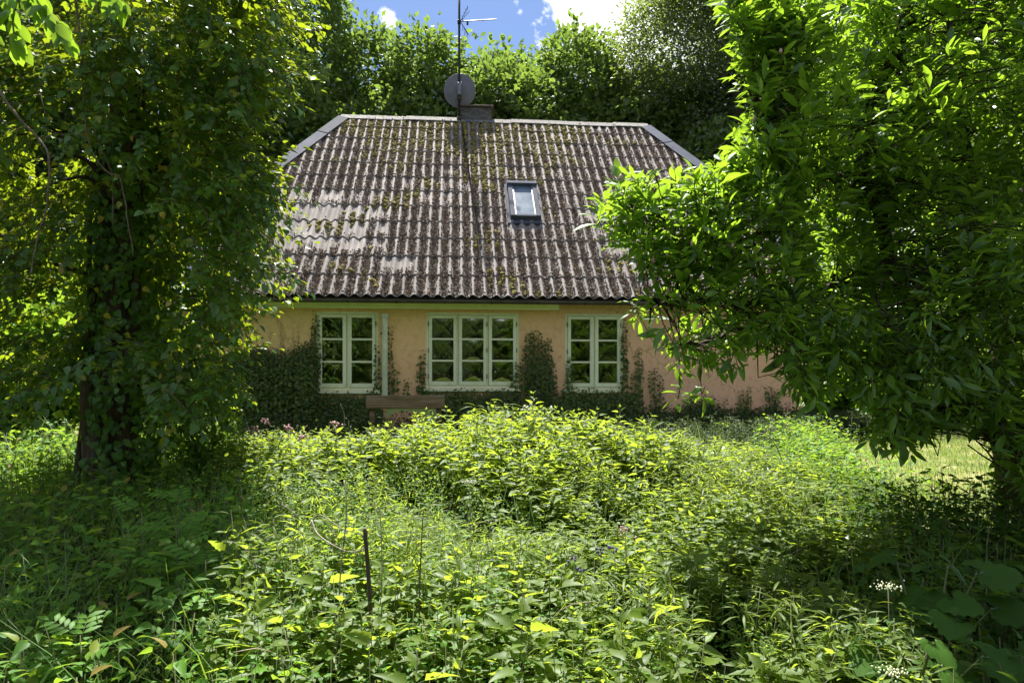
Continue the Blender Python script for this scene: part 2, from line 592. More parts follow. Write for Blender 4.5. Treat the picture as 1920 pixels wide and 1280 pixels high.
# old window glass: see-through with a clear reflection
M_glass, n, l, out = new_mat('window_glass')
tr = n.new('ShaderNodeBsdfTransparent')
tr.inputs['Color'].default_value = (0.75, 0.8, 0.78, 1)
gl = n.new('ShaderNodeBsdfGlossy')
gl.inputs['Roughness'].default_value = 0.015
gl.inputs['Color'].default_value = (0.95, 1, 0.97, 1)
mxs = n.new('ShaderNodeMixShader')
mxs.inputs[0].default_value = 0.22
l.new(tr.outputs[0], mxs.inputs[1])
l.new(gl.outputs[0], mxs.inputs[2])
l.new(mxs.outputs[0], out.inputs['Surface'])

M_roofglass = solid('roof_window_glass', [(0.05, 0.09, 0.15), (0.085, 0.125, 0.18), (0.14, 0.18, 0.23)], scale=5, rough=0.2, bump=0.03, spec=0.5, var=0.0)

# ground: soil, moss and grass
M_ground, n, l, out = new_mat('ground')
b = n.new('ShaderNodeBsdfPrincipled')
b.inputs['Roughness'].default_value = 1
b.inputs['Specular IOR Level'].default_value = 0.1
t = n.new('ShaderNodeTexCoord')
z1 = n.new('ShaderNodeTexNoise')
z1.inputs['Scale'].default_value = 1.2
z1.inputs['Detail'].default_value = 8
z1.inputs['Roughness'].default_value = 0.7
l.new(t.outputs['Object'], z1.inputs['Vector'])
r = n.new('ShaderNodeValToRGB')
e = r.color_ramp.elements
e[0].position, e[1].position = 0.35, 0.62
e[0].color = (0.02, 0.022, 0.010, 1)
e[1].color = (0.10, 0.12, 0.03, 1)
x = e.new(0.5)
x.color = (0.05, 0.065, 0.018, 1)
l.new(z1.outputs['Fac'], r.inputs['Fac'])
l.new(r.outputs['Color'], b.inputs['Base Color'])
bp = n.new('ShaderNodeBump')
bp.inputs['Strength'].default_value = 1
bp.inputs['Distance'].default_value = 0.04
z3 = n.new('ShaderNodeTexNoise')
z3.inputs['Scale'].default_value = 25
z3.inputs['Detail'].default_value = 6
l.new(t.outputs['Object'], z3.inputs['Vector'])
l.new(z3.outputs['Fac'], bp.inputs['Height'])
l.new(bp.outputs[0], b.inputs['Normal'])
l.new(b.outputs[0], out.inputs['Surface'])
M_drylawn = solid('dry_lawn_soil', [(0.07, 0.11, 0.025), (0.15, 0.17, 0.05), (0.30, 0.26, 0.14)], scale=2.2, rough=1, bump=0.8, bscale=30, var=0)

# ------------------------------------------------------------------ ground
gx = np.concatenate([np.linspace(-300, -16, 12), np.linspace(-15, 15, 61), np.linspace(16, 300, 12)])
gy = np.concatenate([np.linspace(-200, -21, 8), np.linspace(-20, 30, 101), np.linspace(32, 500, 16)])
GX, GY = np.meshgrid(gx, gy)
GZ = ground_z(GX, GY)
V = np.stack([GX, GY, GZ], -1).reshape(-1, 3)
nx, ny = len(gx), len(gy)
i, j = np.meshgrid(np.arange(nx - 1), np.arange(ny - 1))
a = (j * nx + i).ravel()
F = np.vstack([np.stack([a, a + 1, a + nx + 1], -1), np.stack([a, a + nx + 1, a + nx], -1)])
g = G().add(V, F)
tag(g.build('ground', M_ground), kind='structure')

# mown dry lawn beside the house: a sheet just above the ground
xs, ys = np.linspace(2.2, 9.5, 25), np.linspace(5.4, 12.4, 25)
GX, GY = np.meshgrid(xs, ys)
V = np.stack([GX, GY, ground_z(GX, GY) + 0.006], -1).reshape(-1, 3)
i, j = np.meshgrid(np.arange(24), np.arange(24))
a = (j * 25 + i).ravel()
F = np.vstack([np.stack([a, a + 1, a + 26], -1), np.stack([a, a + 26, a + 25], -1)])
tag(G().add(V, F).build('lawn', M_drylawn), kind='structure')

# ------------------------------------------------------------------ cottage
HZ = 0.78
HANG = math.atan(0.08)
HY = 10.75
house = empty('cottage', (0, HY, HZ), HANG)
tag(house, 'low salmon painted cottage with mossy corrugated roof behind the overgrown garden', 'cottage')
HM = Matrix.Translation((0, HY, HZ)) @ Matrix.Rotation(HANG, 4, 'Z')
HMI = HM.inverted()


def W(px, py, y=0.0):
    """photo pixel -> cottage coordinates (x, z) on the upright plane local y"""
    o = HMI @ Vector((0, 0, EYE))
    d = (HMI.to_3x3() @ Vector(((px - 960) / 1280, 1, (720 - py) / 1280)))
    s = (y - o.y) / d.y
    p = o + d * s
    return p.x, p.z


XE = 4.81
EAVE_Y, EAVE_Z = -0.32, 2.02
RUN, RISE = 4.42, 4.38
DEPTH = 2 * (EAVE_Y + RUN)                     # wall to wall
RIDGE_Y, RIDGE_Z = EAVE_Y + RUN, EAVE_Z + RISE
SL = math.hypot(RUN, RISE)
U = Vector((0, RUN / SL, RISE / SL))           # up the slope
NRM = Vector((0, -RISE / SL, RUN / SL))        # out of the slope
XV = 4.95                                      # verge
XR = 3.30                                      # ridge end
SH = 0.40                                      # height on the slope where verge turns to hip


def roofp(x, s, h=0.0):
    """x, s in 0..1 up the slope, h above it"""
    return Vector((x, EAVE_Y, EAVE_Z)) + U * (SL * s) + NRM * h


win_px = [(592, 709, 584, 731, 2), (799, 973, 586, 727, 3), (1060, 1168, 588, 730, 2)]
wins = []
for x0, x1, y0, y1, nc in win_px:
    a = W(x0, (y0 + y1) / 2)[0]
    b = W(x1, (y0 + y1) / 2)[0]
    zt = W((x0 + x1) / 2, y0)[1]
    zb = W((x0 + x1) / 2, y1)[1]
    wins.append((a, b, zb, zt, nc))

TH = 0.30
wall_top = 2.26
bm = B()
cuts = sorted({-XE, XE} | {w[0] for w in wins} | {w[1] for w in wins})
for a, b in zip(cuts[:-1], cuts[1:]):
    hole = [w for w in wins if abs(w[0] - a) < 1e-6]
    if hole:
        bm.box(a, b, 0, TH, -0.3, hole[0][2])
        bm.box(a, b, 0, TH, hole[0][3], wall_top)
    else:
        bm.box(a, b, 0, TH, -0.3, wall_top)
bmesh.ops.remove_doubles(bm.bm, verts=bm.bm.verts, dist=1e-5)
# drop the inner faces between abutting boxes
seen = {}
for f in list(bm.bm.faces):
    k = tuple(round(c, 3) for c in f.calc_center_median())
    seen.setdefault(k, []).append(f)
dead = [f for fs in seen.values() if len(fs) > 1 for f in fs]
bmesh.ops.delete(bm.bm, geom=dead, context='FACES_ONLY')
bm.build('wall', M_wall, house)
zg = RIDGE_Z - (RISE / RUN) * 0
for sgn in (-1, 1):
    x0 = sgn * XE
    x1 = sgn * (XE - TH)
    zk = EAVE_Z + RISE * SH - 0.1
    yk = EAVE_Y + RUN * SH
    pts = [(x0, TH, -0.3), (x0, DEPTH - TH, -0.3), (x0, DEPTH - TH, wall_top), (x0, DEPTH - yk, zk), (x0, yk, zk), (x0, TH, wall_top)]
    B().prism(pts, (x1 - x0, 0, 0)).build('gable_wall', M_wall, house)
B().box(-XE, XE, DEPTH - TH, DEPTH, -0.3, wall_top).build('back_wall', M_wall, house)
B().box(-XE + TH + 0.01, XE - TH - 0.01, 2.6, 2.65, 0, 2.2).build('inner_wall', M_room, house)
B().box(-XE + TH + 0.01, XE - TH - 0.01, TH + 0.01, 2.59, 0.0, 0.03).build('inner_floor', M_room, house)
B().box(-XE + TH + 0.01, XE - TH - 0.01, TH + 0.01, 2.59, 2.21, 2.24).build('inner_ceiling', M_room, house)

# windows -------------------------------------------------------------
W_LABEL = ['two-casement window left of the downpipe', 'wide three-casement window in the middle of the wall', 'two-casement window framed by ivy on the right']
for (a, b_, zb, zt, nc), lab in zip(wins, W_LABEL):
    w = empty('window', ((a + b_) / 2, 0, zb), 0, house)
    w['label'] = lab
    hw = (b_ - a) / 2
    H = zt - zb
    fr = 0.035
    f = B()
    f.box(-hw, -hw + fr, 0.01, 0.13, 0, H).box(hw - fr, hw, 0.01, 0.13, 0, H)
    f.box(-hw + fr, hw - fr, 0.012, 0.13, H - fr, H - 0.001).box(-hw + fr, hw - fr, 0.012, 0.13, 0.001, fr)
    cw = (2 * hw - 2 * fr - (nc - 1) * 0.022) / nc
    for k in range(1, nc):
        xm = -hw + fr + k * cw + (k - 1) * 0.022
        f.box(xm, xm + 0.022, 0.018, 0.12, fr, H - fr)
    f.build('frame', M_white_paint, w)
    s = B().box(-hw - 0.03, hw + 0.03, -0.05, 0.009, -0.055, -0.005, 0.005)
    s.build('sill', M_white_paint, w)
    for k in range(nc):
        x0 = -hw + fr + k * (cw + 0.022) + 0.004
        x1 = x0 + cw - 0.008
        z0, z1 = fr + 0.005, H - fr - 0.005
        st_ = 0.052
        bt = 0.062
        c = B()
        c.box(x0, x0 + st_, -0.004, 0.04, z0, z1, 0.003).box(x1 - st_, x1, -0.004, 0.04, z0, z1, 0.003)
        c.box(x0 + st_, x1 - st_, -0.002, 0.038, z1 - 0.052, z1 - 0.001).box(x0 + st_, x1 - st_, -0.002, 0.038, z0 + 0.001, z0 + bt)
        c.build('casement', M_white_paint, w)
        gz0, gz1 = z0 + bt, z1 - 0.052
        gh = (gz1 - gz0 - 2 * 0.028) / 3
        for q in range(3):
            p0 = gz0 + q * (gh + 0.028)
            if q:
                B().box(x0 + st_, x1 - st_, 0.0, 0.03, p0 - 0.028, p0).build('glazing_bar', M_white_paint, w)
            # a pane blown slightly outwards, as old sealed panes are
            N = 12
            uu = np.linspace(-1, 1, N + 1)
            UX, UZ = np.meshgrid(uu, uu)
            bow = rng.uniform(.0035, .0085) * (1 - UX ** 2) * (1 - UZ ** 2) ** 0.8 + rng.uniform(.0002, .0009) * np.sin(UX * 5 + k + q * 2.1) * np.cos(UZ * 4 + q)
            xx = (x0 + x1) / 2 + UX * ((x1 - x0) / 2 - st_ + 0.004)
            zz = p0 + gh / 2 + UZ * (gh / 2 + 0.003)
            Vv = np.stack([xx, 0.019 - bow, zz], -1).reshape(-1, 3)
            i, j = np.meshgrid(np.arange(N), np.arange(N))
            aa = (j * (N + 1) + i).ravel()
            Ff = np.vstack([np.stack([aa, aa + 1, aa + N + 2], -1), np.stack([aa, aa + N + 2, aa + N + 1], -1)])
            G().add(Vv, Ff).build('pane', M_glass, w)
        for zz in (z0 + 0.14, (z0 + z1) / 2, z1 - 0.14):
            xh = x0 - 0.003 if k == 0 else x1 + 0.003
            B().box(xh - 0.006, xh + 0.006, -0.014, -0.002, zz - 0.035, zz + 0.035, 0.002).build('hinge', M_hinge, w)

# roof: corrugated sheets ---------------------------------------------------
WAVE = 0.177
AMP = 0.028
NROW = 12
RH = SL / NROW
HIPS = (1 - SH) * SL / (XV - XR)


def hip_x(s):
    """half width of the front face at slope fraction s"""
    return XV if s <= SH else XV - (XV - XR) * (s - SH) / (1 - SH)


def sheet_bm(nw, length):
    bm = bmesh.new()
    K = 8
    nxp = nw * K + 1
    rows = []
    for (v, lift, dz) in ((0, 0.016, -0.008), (0, 0.016, 0), (length * 0.5, 0.008, 0), (length + 0.05, 0.0, 0)):
        row = []
        for i in range(nxp):
            x = i * WAVE / K
            h = AMP * math.cos(2 * math.pi * i / K + math.pi) + lift + dz + AMP
            row.append(bm.verts.new((x, v, h)))
        rows.append(row)
    for r0, r1 in zip(rows[:-1], rows[1:]):
        for i in range(nxp - 1):
            bm.faces.new([r0[i], r0[i + 1], r1[i + 1], r1[i]])
    # screw caps on two crests
    for c in (1, 4):
        if c < nw:
            bmesh.ops.create_cone(bm, cap_ends=True, segments=6, radius1=0.014, radius2=0.007, depth=0.012,
                                  matrix=Matrix.Translation((c * WAVE + WAVE / 2, 0.07, 2 * AMP + 0.019)))
    return bm


def finish_sheet(bm, name):
    me = bpy.data.meshes.new(name)
    bm.to_mesh(me)
    bm.free()
    me.materials.append(M_sheet)
    me.shade_smooth()
    me.set_sharp_from_angle(angle=R(50)) if hasattr(me, 'set_sharp_from_angle') else None
    return me


full_mesh = finish_sheet(sheet_bm(6, RH), 'sheet')
roof_rot = Matrix(((1, 0, 0), (0, U.y, NRM.y), (0, U.z, NRM.z))).to_4x4()
NWT = 56
x_start = -NWT * WAVE / 2
sky_s0, sky_s1 = None, None
for r_ in range(NROW):
    s0, s1 = r_ / NROW, (r_ + 1) / NROW
    c = 0
    while c < NWT:
        nw = min(6, NWT - c)
        xa, xb = x_start + c * WAVE, x_start + (c + nw) * WAVE
        lim_top = hip_x(min(1, s1 + 0.05 / SL))
        if xa > hip_x(s0) or xb < -hip_x(s0):
            c += 6
            continue
        org = roofp(xa, s0, 0.0)
        if nw == 6 and xb <= lim_top and xa >= -lim_top:
            me = full_mesh
        else:
            bm = sheet_bm(nw, RH)
            for sg in (-1, 1):
                # cut along the hip line (in sheet coordinates)
                pt = Vector((sg * XV - xa, SL * SH - SL * s0, 0))
                pr = Vector((sg * XR - xa, SL - SL * s0, 0))
                dline = (pr - pt).normalized()
                nrm = Vector((dline.y, -dline.x, 0)) * sg
                if nrm.x * sg < 0:
                    nrm = -nrm
                geom = bm.verts[:] + bm.edges[:] + bm.faces[:]
                bmesh.ops.bisect_plane(bm, geom=geom, plane_co=pt, plane_no=nrm, clear_outer=True)
            if not bm.faces:
                bm.free()
                c += 6
                continue
            me = finish_sheet(bm, 'cut_sheet')
        o = link('roof_sheet', me, house)
        rot = roof_rot @ Matrix.Rotation(random.uniform(-0.0035, 0.0035), 4, 'Z')
        o.matrix_local = Matrix.Translation(org + NRM * (0.002 * (c // 6 % 2) + random.uniform(0, 0.004))) @ rot
        c += 6
# roof deck below the sheets, other faces of the roof
dk = B()
dk.poly([roofp(-XV + .05, 0, -.03), roofp(XV - .05, 0, -.03), roofp(XV - .05, SH, -.03), roofp(XR - .05, 1, -.03), roofp(-XR + .05, 1, -.03), roofp(-XV + .05, SH, -.03)])
dk.build('roof_deck', M_room, house)
my = 2 * RIDGE_Y


def mirror(p):
    return Vector((p.x, my - p.y, p.z))


bk = B()
bk.poly([mirror(roofp(x, s, .02)) for x, s in ((-XV, 0), (XV, 0), (XV, SH), (XR, 1), (-XR, 1), (-XV, SH))])
bk.build('back_roof', M_sheet, house)
for sg in (-1, 1):
    B().poly([roofp(sg * XV, SH, .02), mirror(roofp(sg * XV, SH, .02)), roofp(sg * XR, 1, .02)]).build('half_hip', M_sheet, house)

# ridge caps
ridge_px = [668, 762, 868, 958, 1052, 1150, 1246]
xsr = [W(p, 225, RIDGE_Y)[0] for p in ridge_px]
xsr[0], xsr[-1] = -XR - 0.03, XR + 0.03
for k in range(6):
    a, b_ = xsr[k], xsr[k + 1] + (0.03 if k < 5 else 0)
    up = 0.012 * (k % 2) + 0.075
    A_ = [Vector((0, RIDGE_Y, RIDGE_Z + up)), Vector((0, RIDGE_Y - 0.17, RIDGE_Z + up - 0.135)), Vector((0, RIDGE_Y - 0.172, RIDGE_Z + up - 0.150)),
          Vector((0, RIDGE_Y, RIDGE_Z + up - 0.016)), Vector((0, RIDGE_Y + 0.172, RIDGE_Z + up - 0.150)), Vector((0, RIDGE_Y + 0.17, RIDGE_Z + up - 0.135))]
    B().prism([p + Vector((a, 0, 0)) for p in A_], (b_ - a, 0, -0.006)).build('ridge_cap', M_cap, house)

# zinc flashing over hips and verges


def strip(p0, p1, q0, q1, h, th=0.004):
    """sheet metal strip: outer edge p0->p1, inner edge q0->q1 (points), thickness th"""
    n_ = (p1 - p0).cross(q0 - p0).normalized()
    if n_.z < 0:
        n_ = -n_
    return B().prism([p0 + n_ * h, p1 + n_ * h, q1 + n_ * h, q0 + n_ * h], n_ * th)


for sg in (-1, 1):
    for (sa, sb, lift) in ((SH, 0.60, 0.075), (0.59, 0.88, 0.083), (0.865, 0.985, 0.091)):
        pa, pb = roofp(sg * (hip_x(sa) + 0.02), sa), roofp(sg * (hip_x(sb) + 0.02), sb)
        dl = (pb - pa).normalized()
        inw = NRM.cross(dl)
        if inw.x * sg > 0:
            inw = -inw
        bmx = strip(pa, pb, pa + inw * 0.24, pb + inw * 0.24, lift)
        bmx.prism([pa + NRM * lift, pb + NRM * lift, pb + NRM * (lift - 0.11) - inw * 0.06, pa + NRM * (lift - 0.11) - inw * 0.06], -inw * 0.004)
        bmx.build('hip_flashing', M_zinc, house)
    for (sa, sb, lift) in ((-0.005, 0.21, 0.075), (0.20, SH + 0.03, 0.083)):
        pa, pb = roofp(sg * (XV + 0.02), sa), roofp(sg * (XV + 0.02), sb)
        inw = Vector((-sg, 0, 0))
        bmx = strip(pa, pb, pa + inw * 0.30, pb + inw * 0.30, lift)
        bmx.prism([pa + NRM * lift, pb + NRM * lift, pb - NRM * 0.08, pa - NRM * 0.08], -inw * 0.004)
        bmx.build('verge_flashing', M_zinc, house)

# chimney
x0, x1 = W(862, 210, RIDGE_Y)[0], W(921, 210, RIDGE_Y)[0]
zt = W(890, 203, RIDGE_Y)[1]
ch = empty('chimney', ((x0 + x1) / 2, RIDGE_Y + 0.22, RIDGE_Z - 0.35), 0, house)
hw = (x1 - x0) / 2
ht = zt - RIDGE_Z + 0.35
B().box(-hw, hw, -0.28, 0.28, 0, ht, 0.01).build('chimney_stack', M_chimney, ch)
B().box(-hw - 0.05, hw + 0.05, -0.33, 0.33, ht, ht + 0.035, 0.006).build('chimney_slab', M_stake, ch)

# gutter with brackets and fascia
gz = W(800, 566, -0.42)[1]
gut = B()
prof = []
for k in range(9):
    a = math.pi + math.pi * k / 8
    prof.append((0.052 * math.cos(a), 0.052 * math.sin(a)))
outer = prof + [(x * 0.9, z * 0.9 + 0.0) for x, z in prof[::-1]]
GX0, GX1 = -4.9, 4.9
gut.prism([(GX0, -0.42 + x, gz + 0.03 + z) for x, z in outer], (GX1 - GX0, 0, 0))
gut.build('gutter', M_gutter, house)
for k in range(14):
    x = -4.6 + k * 0.71
    B().tube([(x, -0.42 + 0.056 * math.cos(a), gz + 0.03 + 0.056 * math.sin(a)) for a in np.linspace(math.pi, 2 * math.pi, 7)], 0.006, 5).build('gutter_bracket', M_dark, house)
fx0, fx1 = W(445, 575, -0.06)[0], W(1048, 575, -0.06)[0]
fz1, fz0 = W(760, 569, -0.06)[1], W(760, 579, -0.06)[1]
B().box(fx0, fx1, -0.075, -0.05, fz0, fz1 + 0.03, 0.003).build('fascia_board', M_fascia, house)
B().box(fx0, fx1, -0.30, -0.076, fz1 + 0.012, fz1 + 0.03).build('soffit_board', M_fascia, house)

# downpipe: a loose white pipe standing before the wall beside the first window
px0, px1 = W(716, 660, -0.08)[0], W(727, 660, -0.08)[0]
pz1, pz0 = W(721, 590, -0.08)[1], W(721, 742, -0.08)[1]
pc = (px0 + px1) / 2
pr = (px1 - px0) / 2
dp = empty('downpipe', (pc, -0.08, pz0), 0, house)
B().tube([(0, 0, 0), (0, 0, pz1 - pz0)], pr, 14).build('pipe', M_pipe, dp, smooth=False)
B().tube([(0, 0, pz1 - pz0 - 0.035), (0, 0, pz1 - pz0 + 0.012)], pr + 0.014, 14).build('pipe_collar', M_pipe, dp, smooth=False)
for zz in (0.25, 0.95):
    B().box(-pr - 0.02, pr + 0.02, 0.0, 0.078, zz, zz + 0.03).build('pipe_clip', M_hinge, dp)

# roof window


def roof_px(px, py):
    o = HMI @ Vector((0, 0, EYE))
    d = (HMI.to_3x3() @ Vector(((px - 960) / 1280, 1, (720 - py) / 1280)))
    p0 = roofp(0, 0, 0.05)
    s = (p0 - o).dot(NRM) / d.dot(NRM)
    p = o + d * s
    return p.x, (p - roofp(0, 0)).dot(U)


xa, va = roof_px(957, 413)
xb, vb = roof_px(1014, 413)
xc, vc = roof_px(984, 352)
rw = empty('roof_window', roofp((xa + xb) / 2, va / SL, 0.04), 0, house)
rw.rotation_euler = roof_rot.to_euler()
hw = (xb - xa) / 2
hh = vc - va
B().box(-hw - 0.05, hw + 0.05, -0.10, hh + 0.10, -0.03, 0.022).build('flashing_apron', M_zinc, rw)
f = B()
f.box(-hw, -hw + 0.085, 0, hh - 0.08, 0.023, 0.115, 0.006).box(hw - 0.085, hw, 0, hh - 0.08, 0.023, 0.115, 0.006)
f.box(-hw + 0.085, hw - 0.085, 0.0, 0.05, 0.023, 0.11)
f.build('window_frame', M_zinc, rw)
B().box(-hw - 0.01, hw + 0.01, hh - 0.085, hh + 0.01, 0.023, 0.15, 0.01).build('top_cover', M_zinc, rw)
f = B()
f.box(-hw + 0.086, -hw + 0.108, 0.051, hh - 0.09, 0.05, 0.10).box(hw - 0.108, hw - 0.086, 0.051, hh - 0.09, 0.05, 0.10)
f.box(-hw + 0.108, hw - 0.108, 0.051, 0.068, 0.05, 0.098)
f.build('sash', M_alu, rw)
B().box(-hw + 0.109, hw - 0.109, 0.069, hh - 0.09, 0.06, 0.08).build('glass_pane', M_roofglass, rw)

# litter and moss lying in the valleys of the roof ----------------------------------
sinp = rng.uniform(0, 6.28, (10, 3))
sind = rng.normal(0, 1, (10, 3))


def nz3(p, s):
    """cheap smooth noise -1..1"""
    q = np.zeros(len(p))
    for k in range(10):
        q += np.sin(p @ (sind[k] * s) + sinp[k, 0])
    return q / 3.2


def roof_pts(n_, spread=0.05):
    s = rng.uniform(0.004, 0.985, n_)
    vi = rng.integers(0, NWT + 1, n_)
    x = x_start + vi * WAVE + np.clip(rng.normal(0, spread * 0.55, n_), -spread, spread)
    ok = np.abs(x) < np.where(s <= SH, XV, XV - (XV - XR) * (s - SH) / (1 - SH)) - 0.22
    # not on the roof window
    wx, wv = (xa + xb) / 2, va
    ok &= ~((np.abs(x - wx) < hw_r + 0.07) & (s * SL > wv - 0.28) & (s * SL < wv + hh + 0.12))
    s, x = s[ok], x[ok]
    fr_ = (s * NROW) % 1.0
    phase = 2 * np.pi * (x - x_start) / WAVE
    h = AMP * np.cos(phase + np.pi) + AMP + 0.016 * (1 - fr_)
    return x, s, h


hw_r = (xb - xa) / 2
ux, nr = np.array(U), np.array(NRM)


def to_world(x, s, h):
    base = np.array([0, EAVE_Y, EAVE_Z])
    return base + np.stack([x, 0 * x, 0 * x], -1) + ux * (SL * s)[:, None] + nr * h[:, None]


def density(x, s):
    q = np.stack([x * 1.1, s * 6.2, 0 * x], -1)
    return nz3(q, 1.15)


flake = G().add([(-.5, -.5, 0), (.5, -.35, .25), (.4, .5, 0), (-.45, .4, .3)], [(0, 1, 2), (0, 2, 3)]).arrays()
curl = G().add([(-.2, -.7, 0), (.2, -.6, .15), (.15, 0, .35), (-.2, 0, .3), (.25, .7, 0), (-.1, .6, .05)], [(0, 1, 2), (0, 2, 3), (3, 2, 4), (3, 4, 5)]).arrays()
gl_ = G()
x, s, h = roof_pts(190000, 0.064)
d_ = density(x, s)
valley_id = np.round((x - x_start) / WAVE).astype(int)
vrand = rng.uniform(-0.6, 0.55, (NWT + 3, NROW + 1))
vrand[9:12, 3:5] -= .8
vrand[11:14, 5:6] -= .6
vrand[24:27, 2:3] -= 1.1
vrand[17:20, 1:2] -= .8
vrand[37:40, 1:3] -= 1.0
vrand[30:33, 1:2] -= 1.0
keep = d_ + vrand[valley_id, (s * NROW).astype(int)] + 0.75 * (s * NROW % 1.0 < 0.3) + 0.98 > rng.uniform(-0.1, 0.7, len(x))
x, s, h = x[keep], s[keep], h[keep]
n_ = len(x)
h = h + rng.uniform(0, 0.030, n_)
pos = to_world(x, s, h)
zdir = nr + rng.normal(0, 0.7, (n_, 3))
tint = rng.beta(1.6, 2.2, n_)
tint[rng.uniform(size=n_) < 0.012] = 1.0
for tm, lo_, hi_ in ((flake, 0, 0.6), (curl, 0.6, 1.0)):
    sel = rng.uniform(size=n_)
    k = (sel >= lo_) & (sel < hi_)
    gl_.inst(tm, frames_z(zdir[k], rng.uniform(0.012, 0.036, k.sum())), pos[k], tint[k] - 0.5, cap=False)
lit = gl_.build('leaf_litter', M_litter_leaf, smooth=False)
lit.matrix_world = HM
tag(lit, 'brown dry leaf litter lying in the valleys of the roof sheets', 'leaf litter', kind='stuff')

bm = bmesh.new()
bmesh.ops.create_icosphere(bm, subdivisions=2, radius=1)
mv = np.array([v.co[:] for v in bm.verts])
mf = np.array([[v.index for v in f.verts] for f in bm.faces])
bm.free()
moss_t = []
for k in range(4):
    rr = 1 + 0.28 * rng.normal(size=len(mv)).clip(-1.5, 1.5)
    v = mv * rr[:, None]
    v[:, 2] *= 0.55
    moss_t.append(G().add(v, mf).arrays())
gm = G()
x, s, h = roof_pts(22000, 0.05)
q = density(x + 7.3, s * 0.8 + 3)
mossy = 1.25 * np.exp(-((x + 2.2) / 0.9) ** 2 - ((s - 0.78) / 0.3) ** 2) + 1.5 * np.exp(-((x + 0.35) / 0.5) ** 2) * (0.35 + s) + 1.3 * np.exp(-((x - 0.9) / 0.7) ** 2 - ((s - 0.65) / 0.35) ** 2) + 0.9 * np.exp(-((s - 0.97) / 0.12) ** 2) + 0.5 * np.exp(-((x - 2.8) / 0.8) ** 2 - ((s - 0.85) / 0.2) ** 2)
fine_ = nz3(np.stack([x * 3, s * 18, 0 * x], -1), 1.4)
keep = 0.75 * q + mossy * 1.15 + fine_ * .7 > rng.uniform(0.9, 1.9, len(x))
x, s, h = x[keep], s[keep], h[keep]
pos = to_world(x, s, h + 0.014)
n_ = len(x)
k4 = rng.integers(0, 4, n_)
sz = rng.uniform(0.012, 0.048, n_)
for k in range(4):
    kk = k4 == k
    gm.inst(moss_t[k], frames_z(nr + rng.normal(0, .2, (kk.sum(), 3)), sz[kk]), pos[kk])
ms = gm.build('moss', M_moss, smooth=False)
ms.matrix_world = HM
tag(ms, 'olive green moss cushions growing on the roof sheets', 'moss', kind='stuff')
print('litter', len(tint), 'moss', n_)

# ------------------------------------------------------------------ mast, dish, aerial (on the ridge)
mx0, mz0 = W(861, 226, RIDGE_Y - 0.1)
mp = HM @ Vector((mx0, RIDGE_Y - 0.12, RIDGE_Z + 0.0))
mast = empty('antenna_mast', mp)
tag(mast, 'thin dark steel mast standing on the ridge beside the chimney', 'mast')
B().tube([(0, 0, -0.15), (0, 0, 3.15)], 0.026, 10).build('mast_pole', M_dark, mast, smooth=True)
B().box(-0.045, 0.045, -0.045, 0.045, 0.42, 0.50, 0.008).build('pole_clamp', M_hinge, mast)
B().box(-0.05, 0.05, -0.03, 0.12, 0.0, 0.05, 0.006).build('mast_bracket', M_hinge, mast)
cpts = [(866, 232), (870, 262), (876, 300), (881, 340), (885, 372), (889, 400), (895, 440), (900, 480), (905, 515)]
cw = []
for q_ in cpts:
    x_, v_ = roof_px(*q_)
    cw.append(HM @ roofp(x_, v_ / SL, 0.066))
o = G().add(*tube([p - cw[0] for p in smooth_line(cw, 3)], .011, 6)).build('dark_roof_line', M_matte_black)  # thin black tube following the dark line below the mast
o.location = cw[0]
tag(o, 'thin black line running down the mossy roof from the foot of the mast', 'cable')
# satellite dish: seen from its back
dc = P(861, 165, mp.y - 0.05)
dish = empty('satellite_dish', dc)
tag(dish, 'round grey satellite dish clamped to the mast above the chimney', 'satellite dish')
rot = Matrix.Rotation(R(12), 4, 'Z')
g = G()
rr, aa = np.meshgrid(np.linspace(0.0, 1, 9), np.linspace(0, 2 * np.pi, 37))
X_, Z_ = 0.335 * rr * np.cos(aa), 0.365 * rr * np.sin(aa)
Y_ = 0.09 * (1 - rr ** 2)                                # the bowl opens to the far side
Vf = np.stack([X_, 0.05 - 0.0 + (0.09 - Y_) * 1.0, Z_], -1).reshape(-1, 3)
Vb = Vf + np.array([0, -0.006, 0])
i, j = np.meshgrid(np.arange(8), np.arange(36))
a0 = (j * 9 + i).ravel()
Fq = np.vstack([np.stack([a0, a0 + 1, a0 + 10], -1), np.stack([a0, a0 + 10, a0 + 9], -1)])
g.add(Vf, Fq).add(Vb, Fq[:, ::-1])
o = g.build('dish_bowl', M_dish, dish)
g = G()
g.add(*tube([(0.338 * math.cos(a), 0.14, 0.368 * math.sin(a)) for a in np.linspace(0, 2 * np.pi, 37)], 0.006, 5))
g.build('dish_rim', M_alu, dish)
b_ = B().box(-0.03, 0.05, -0.05, 0.05, -0.16, 0.10, 0.006)
b_.build('dish_mount', M_alu, dish)
b_ = B().tube([(0, 0.08, -0.34), (0, 0.45, -0.22)], 0.012, 6)
b_.build('feed_arm', M_dark, dish)
B().tube([(0, 0.42, -0.23), (0, 0.52, -0.15)], 0.03, 8).build('receiver', M_dish, dish)

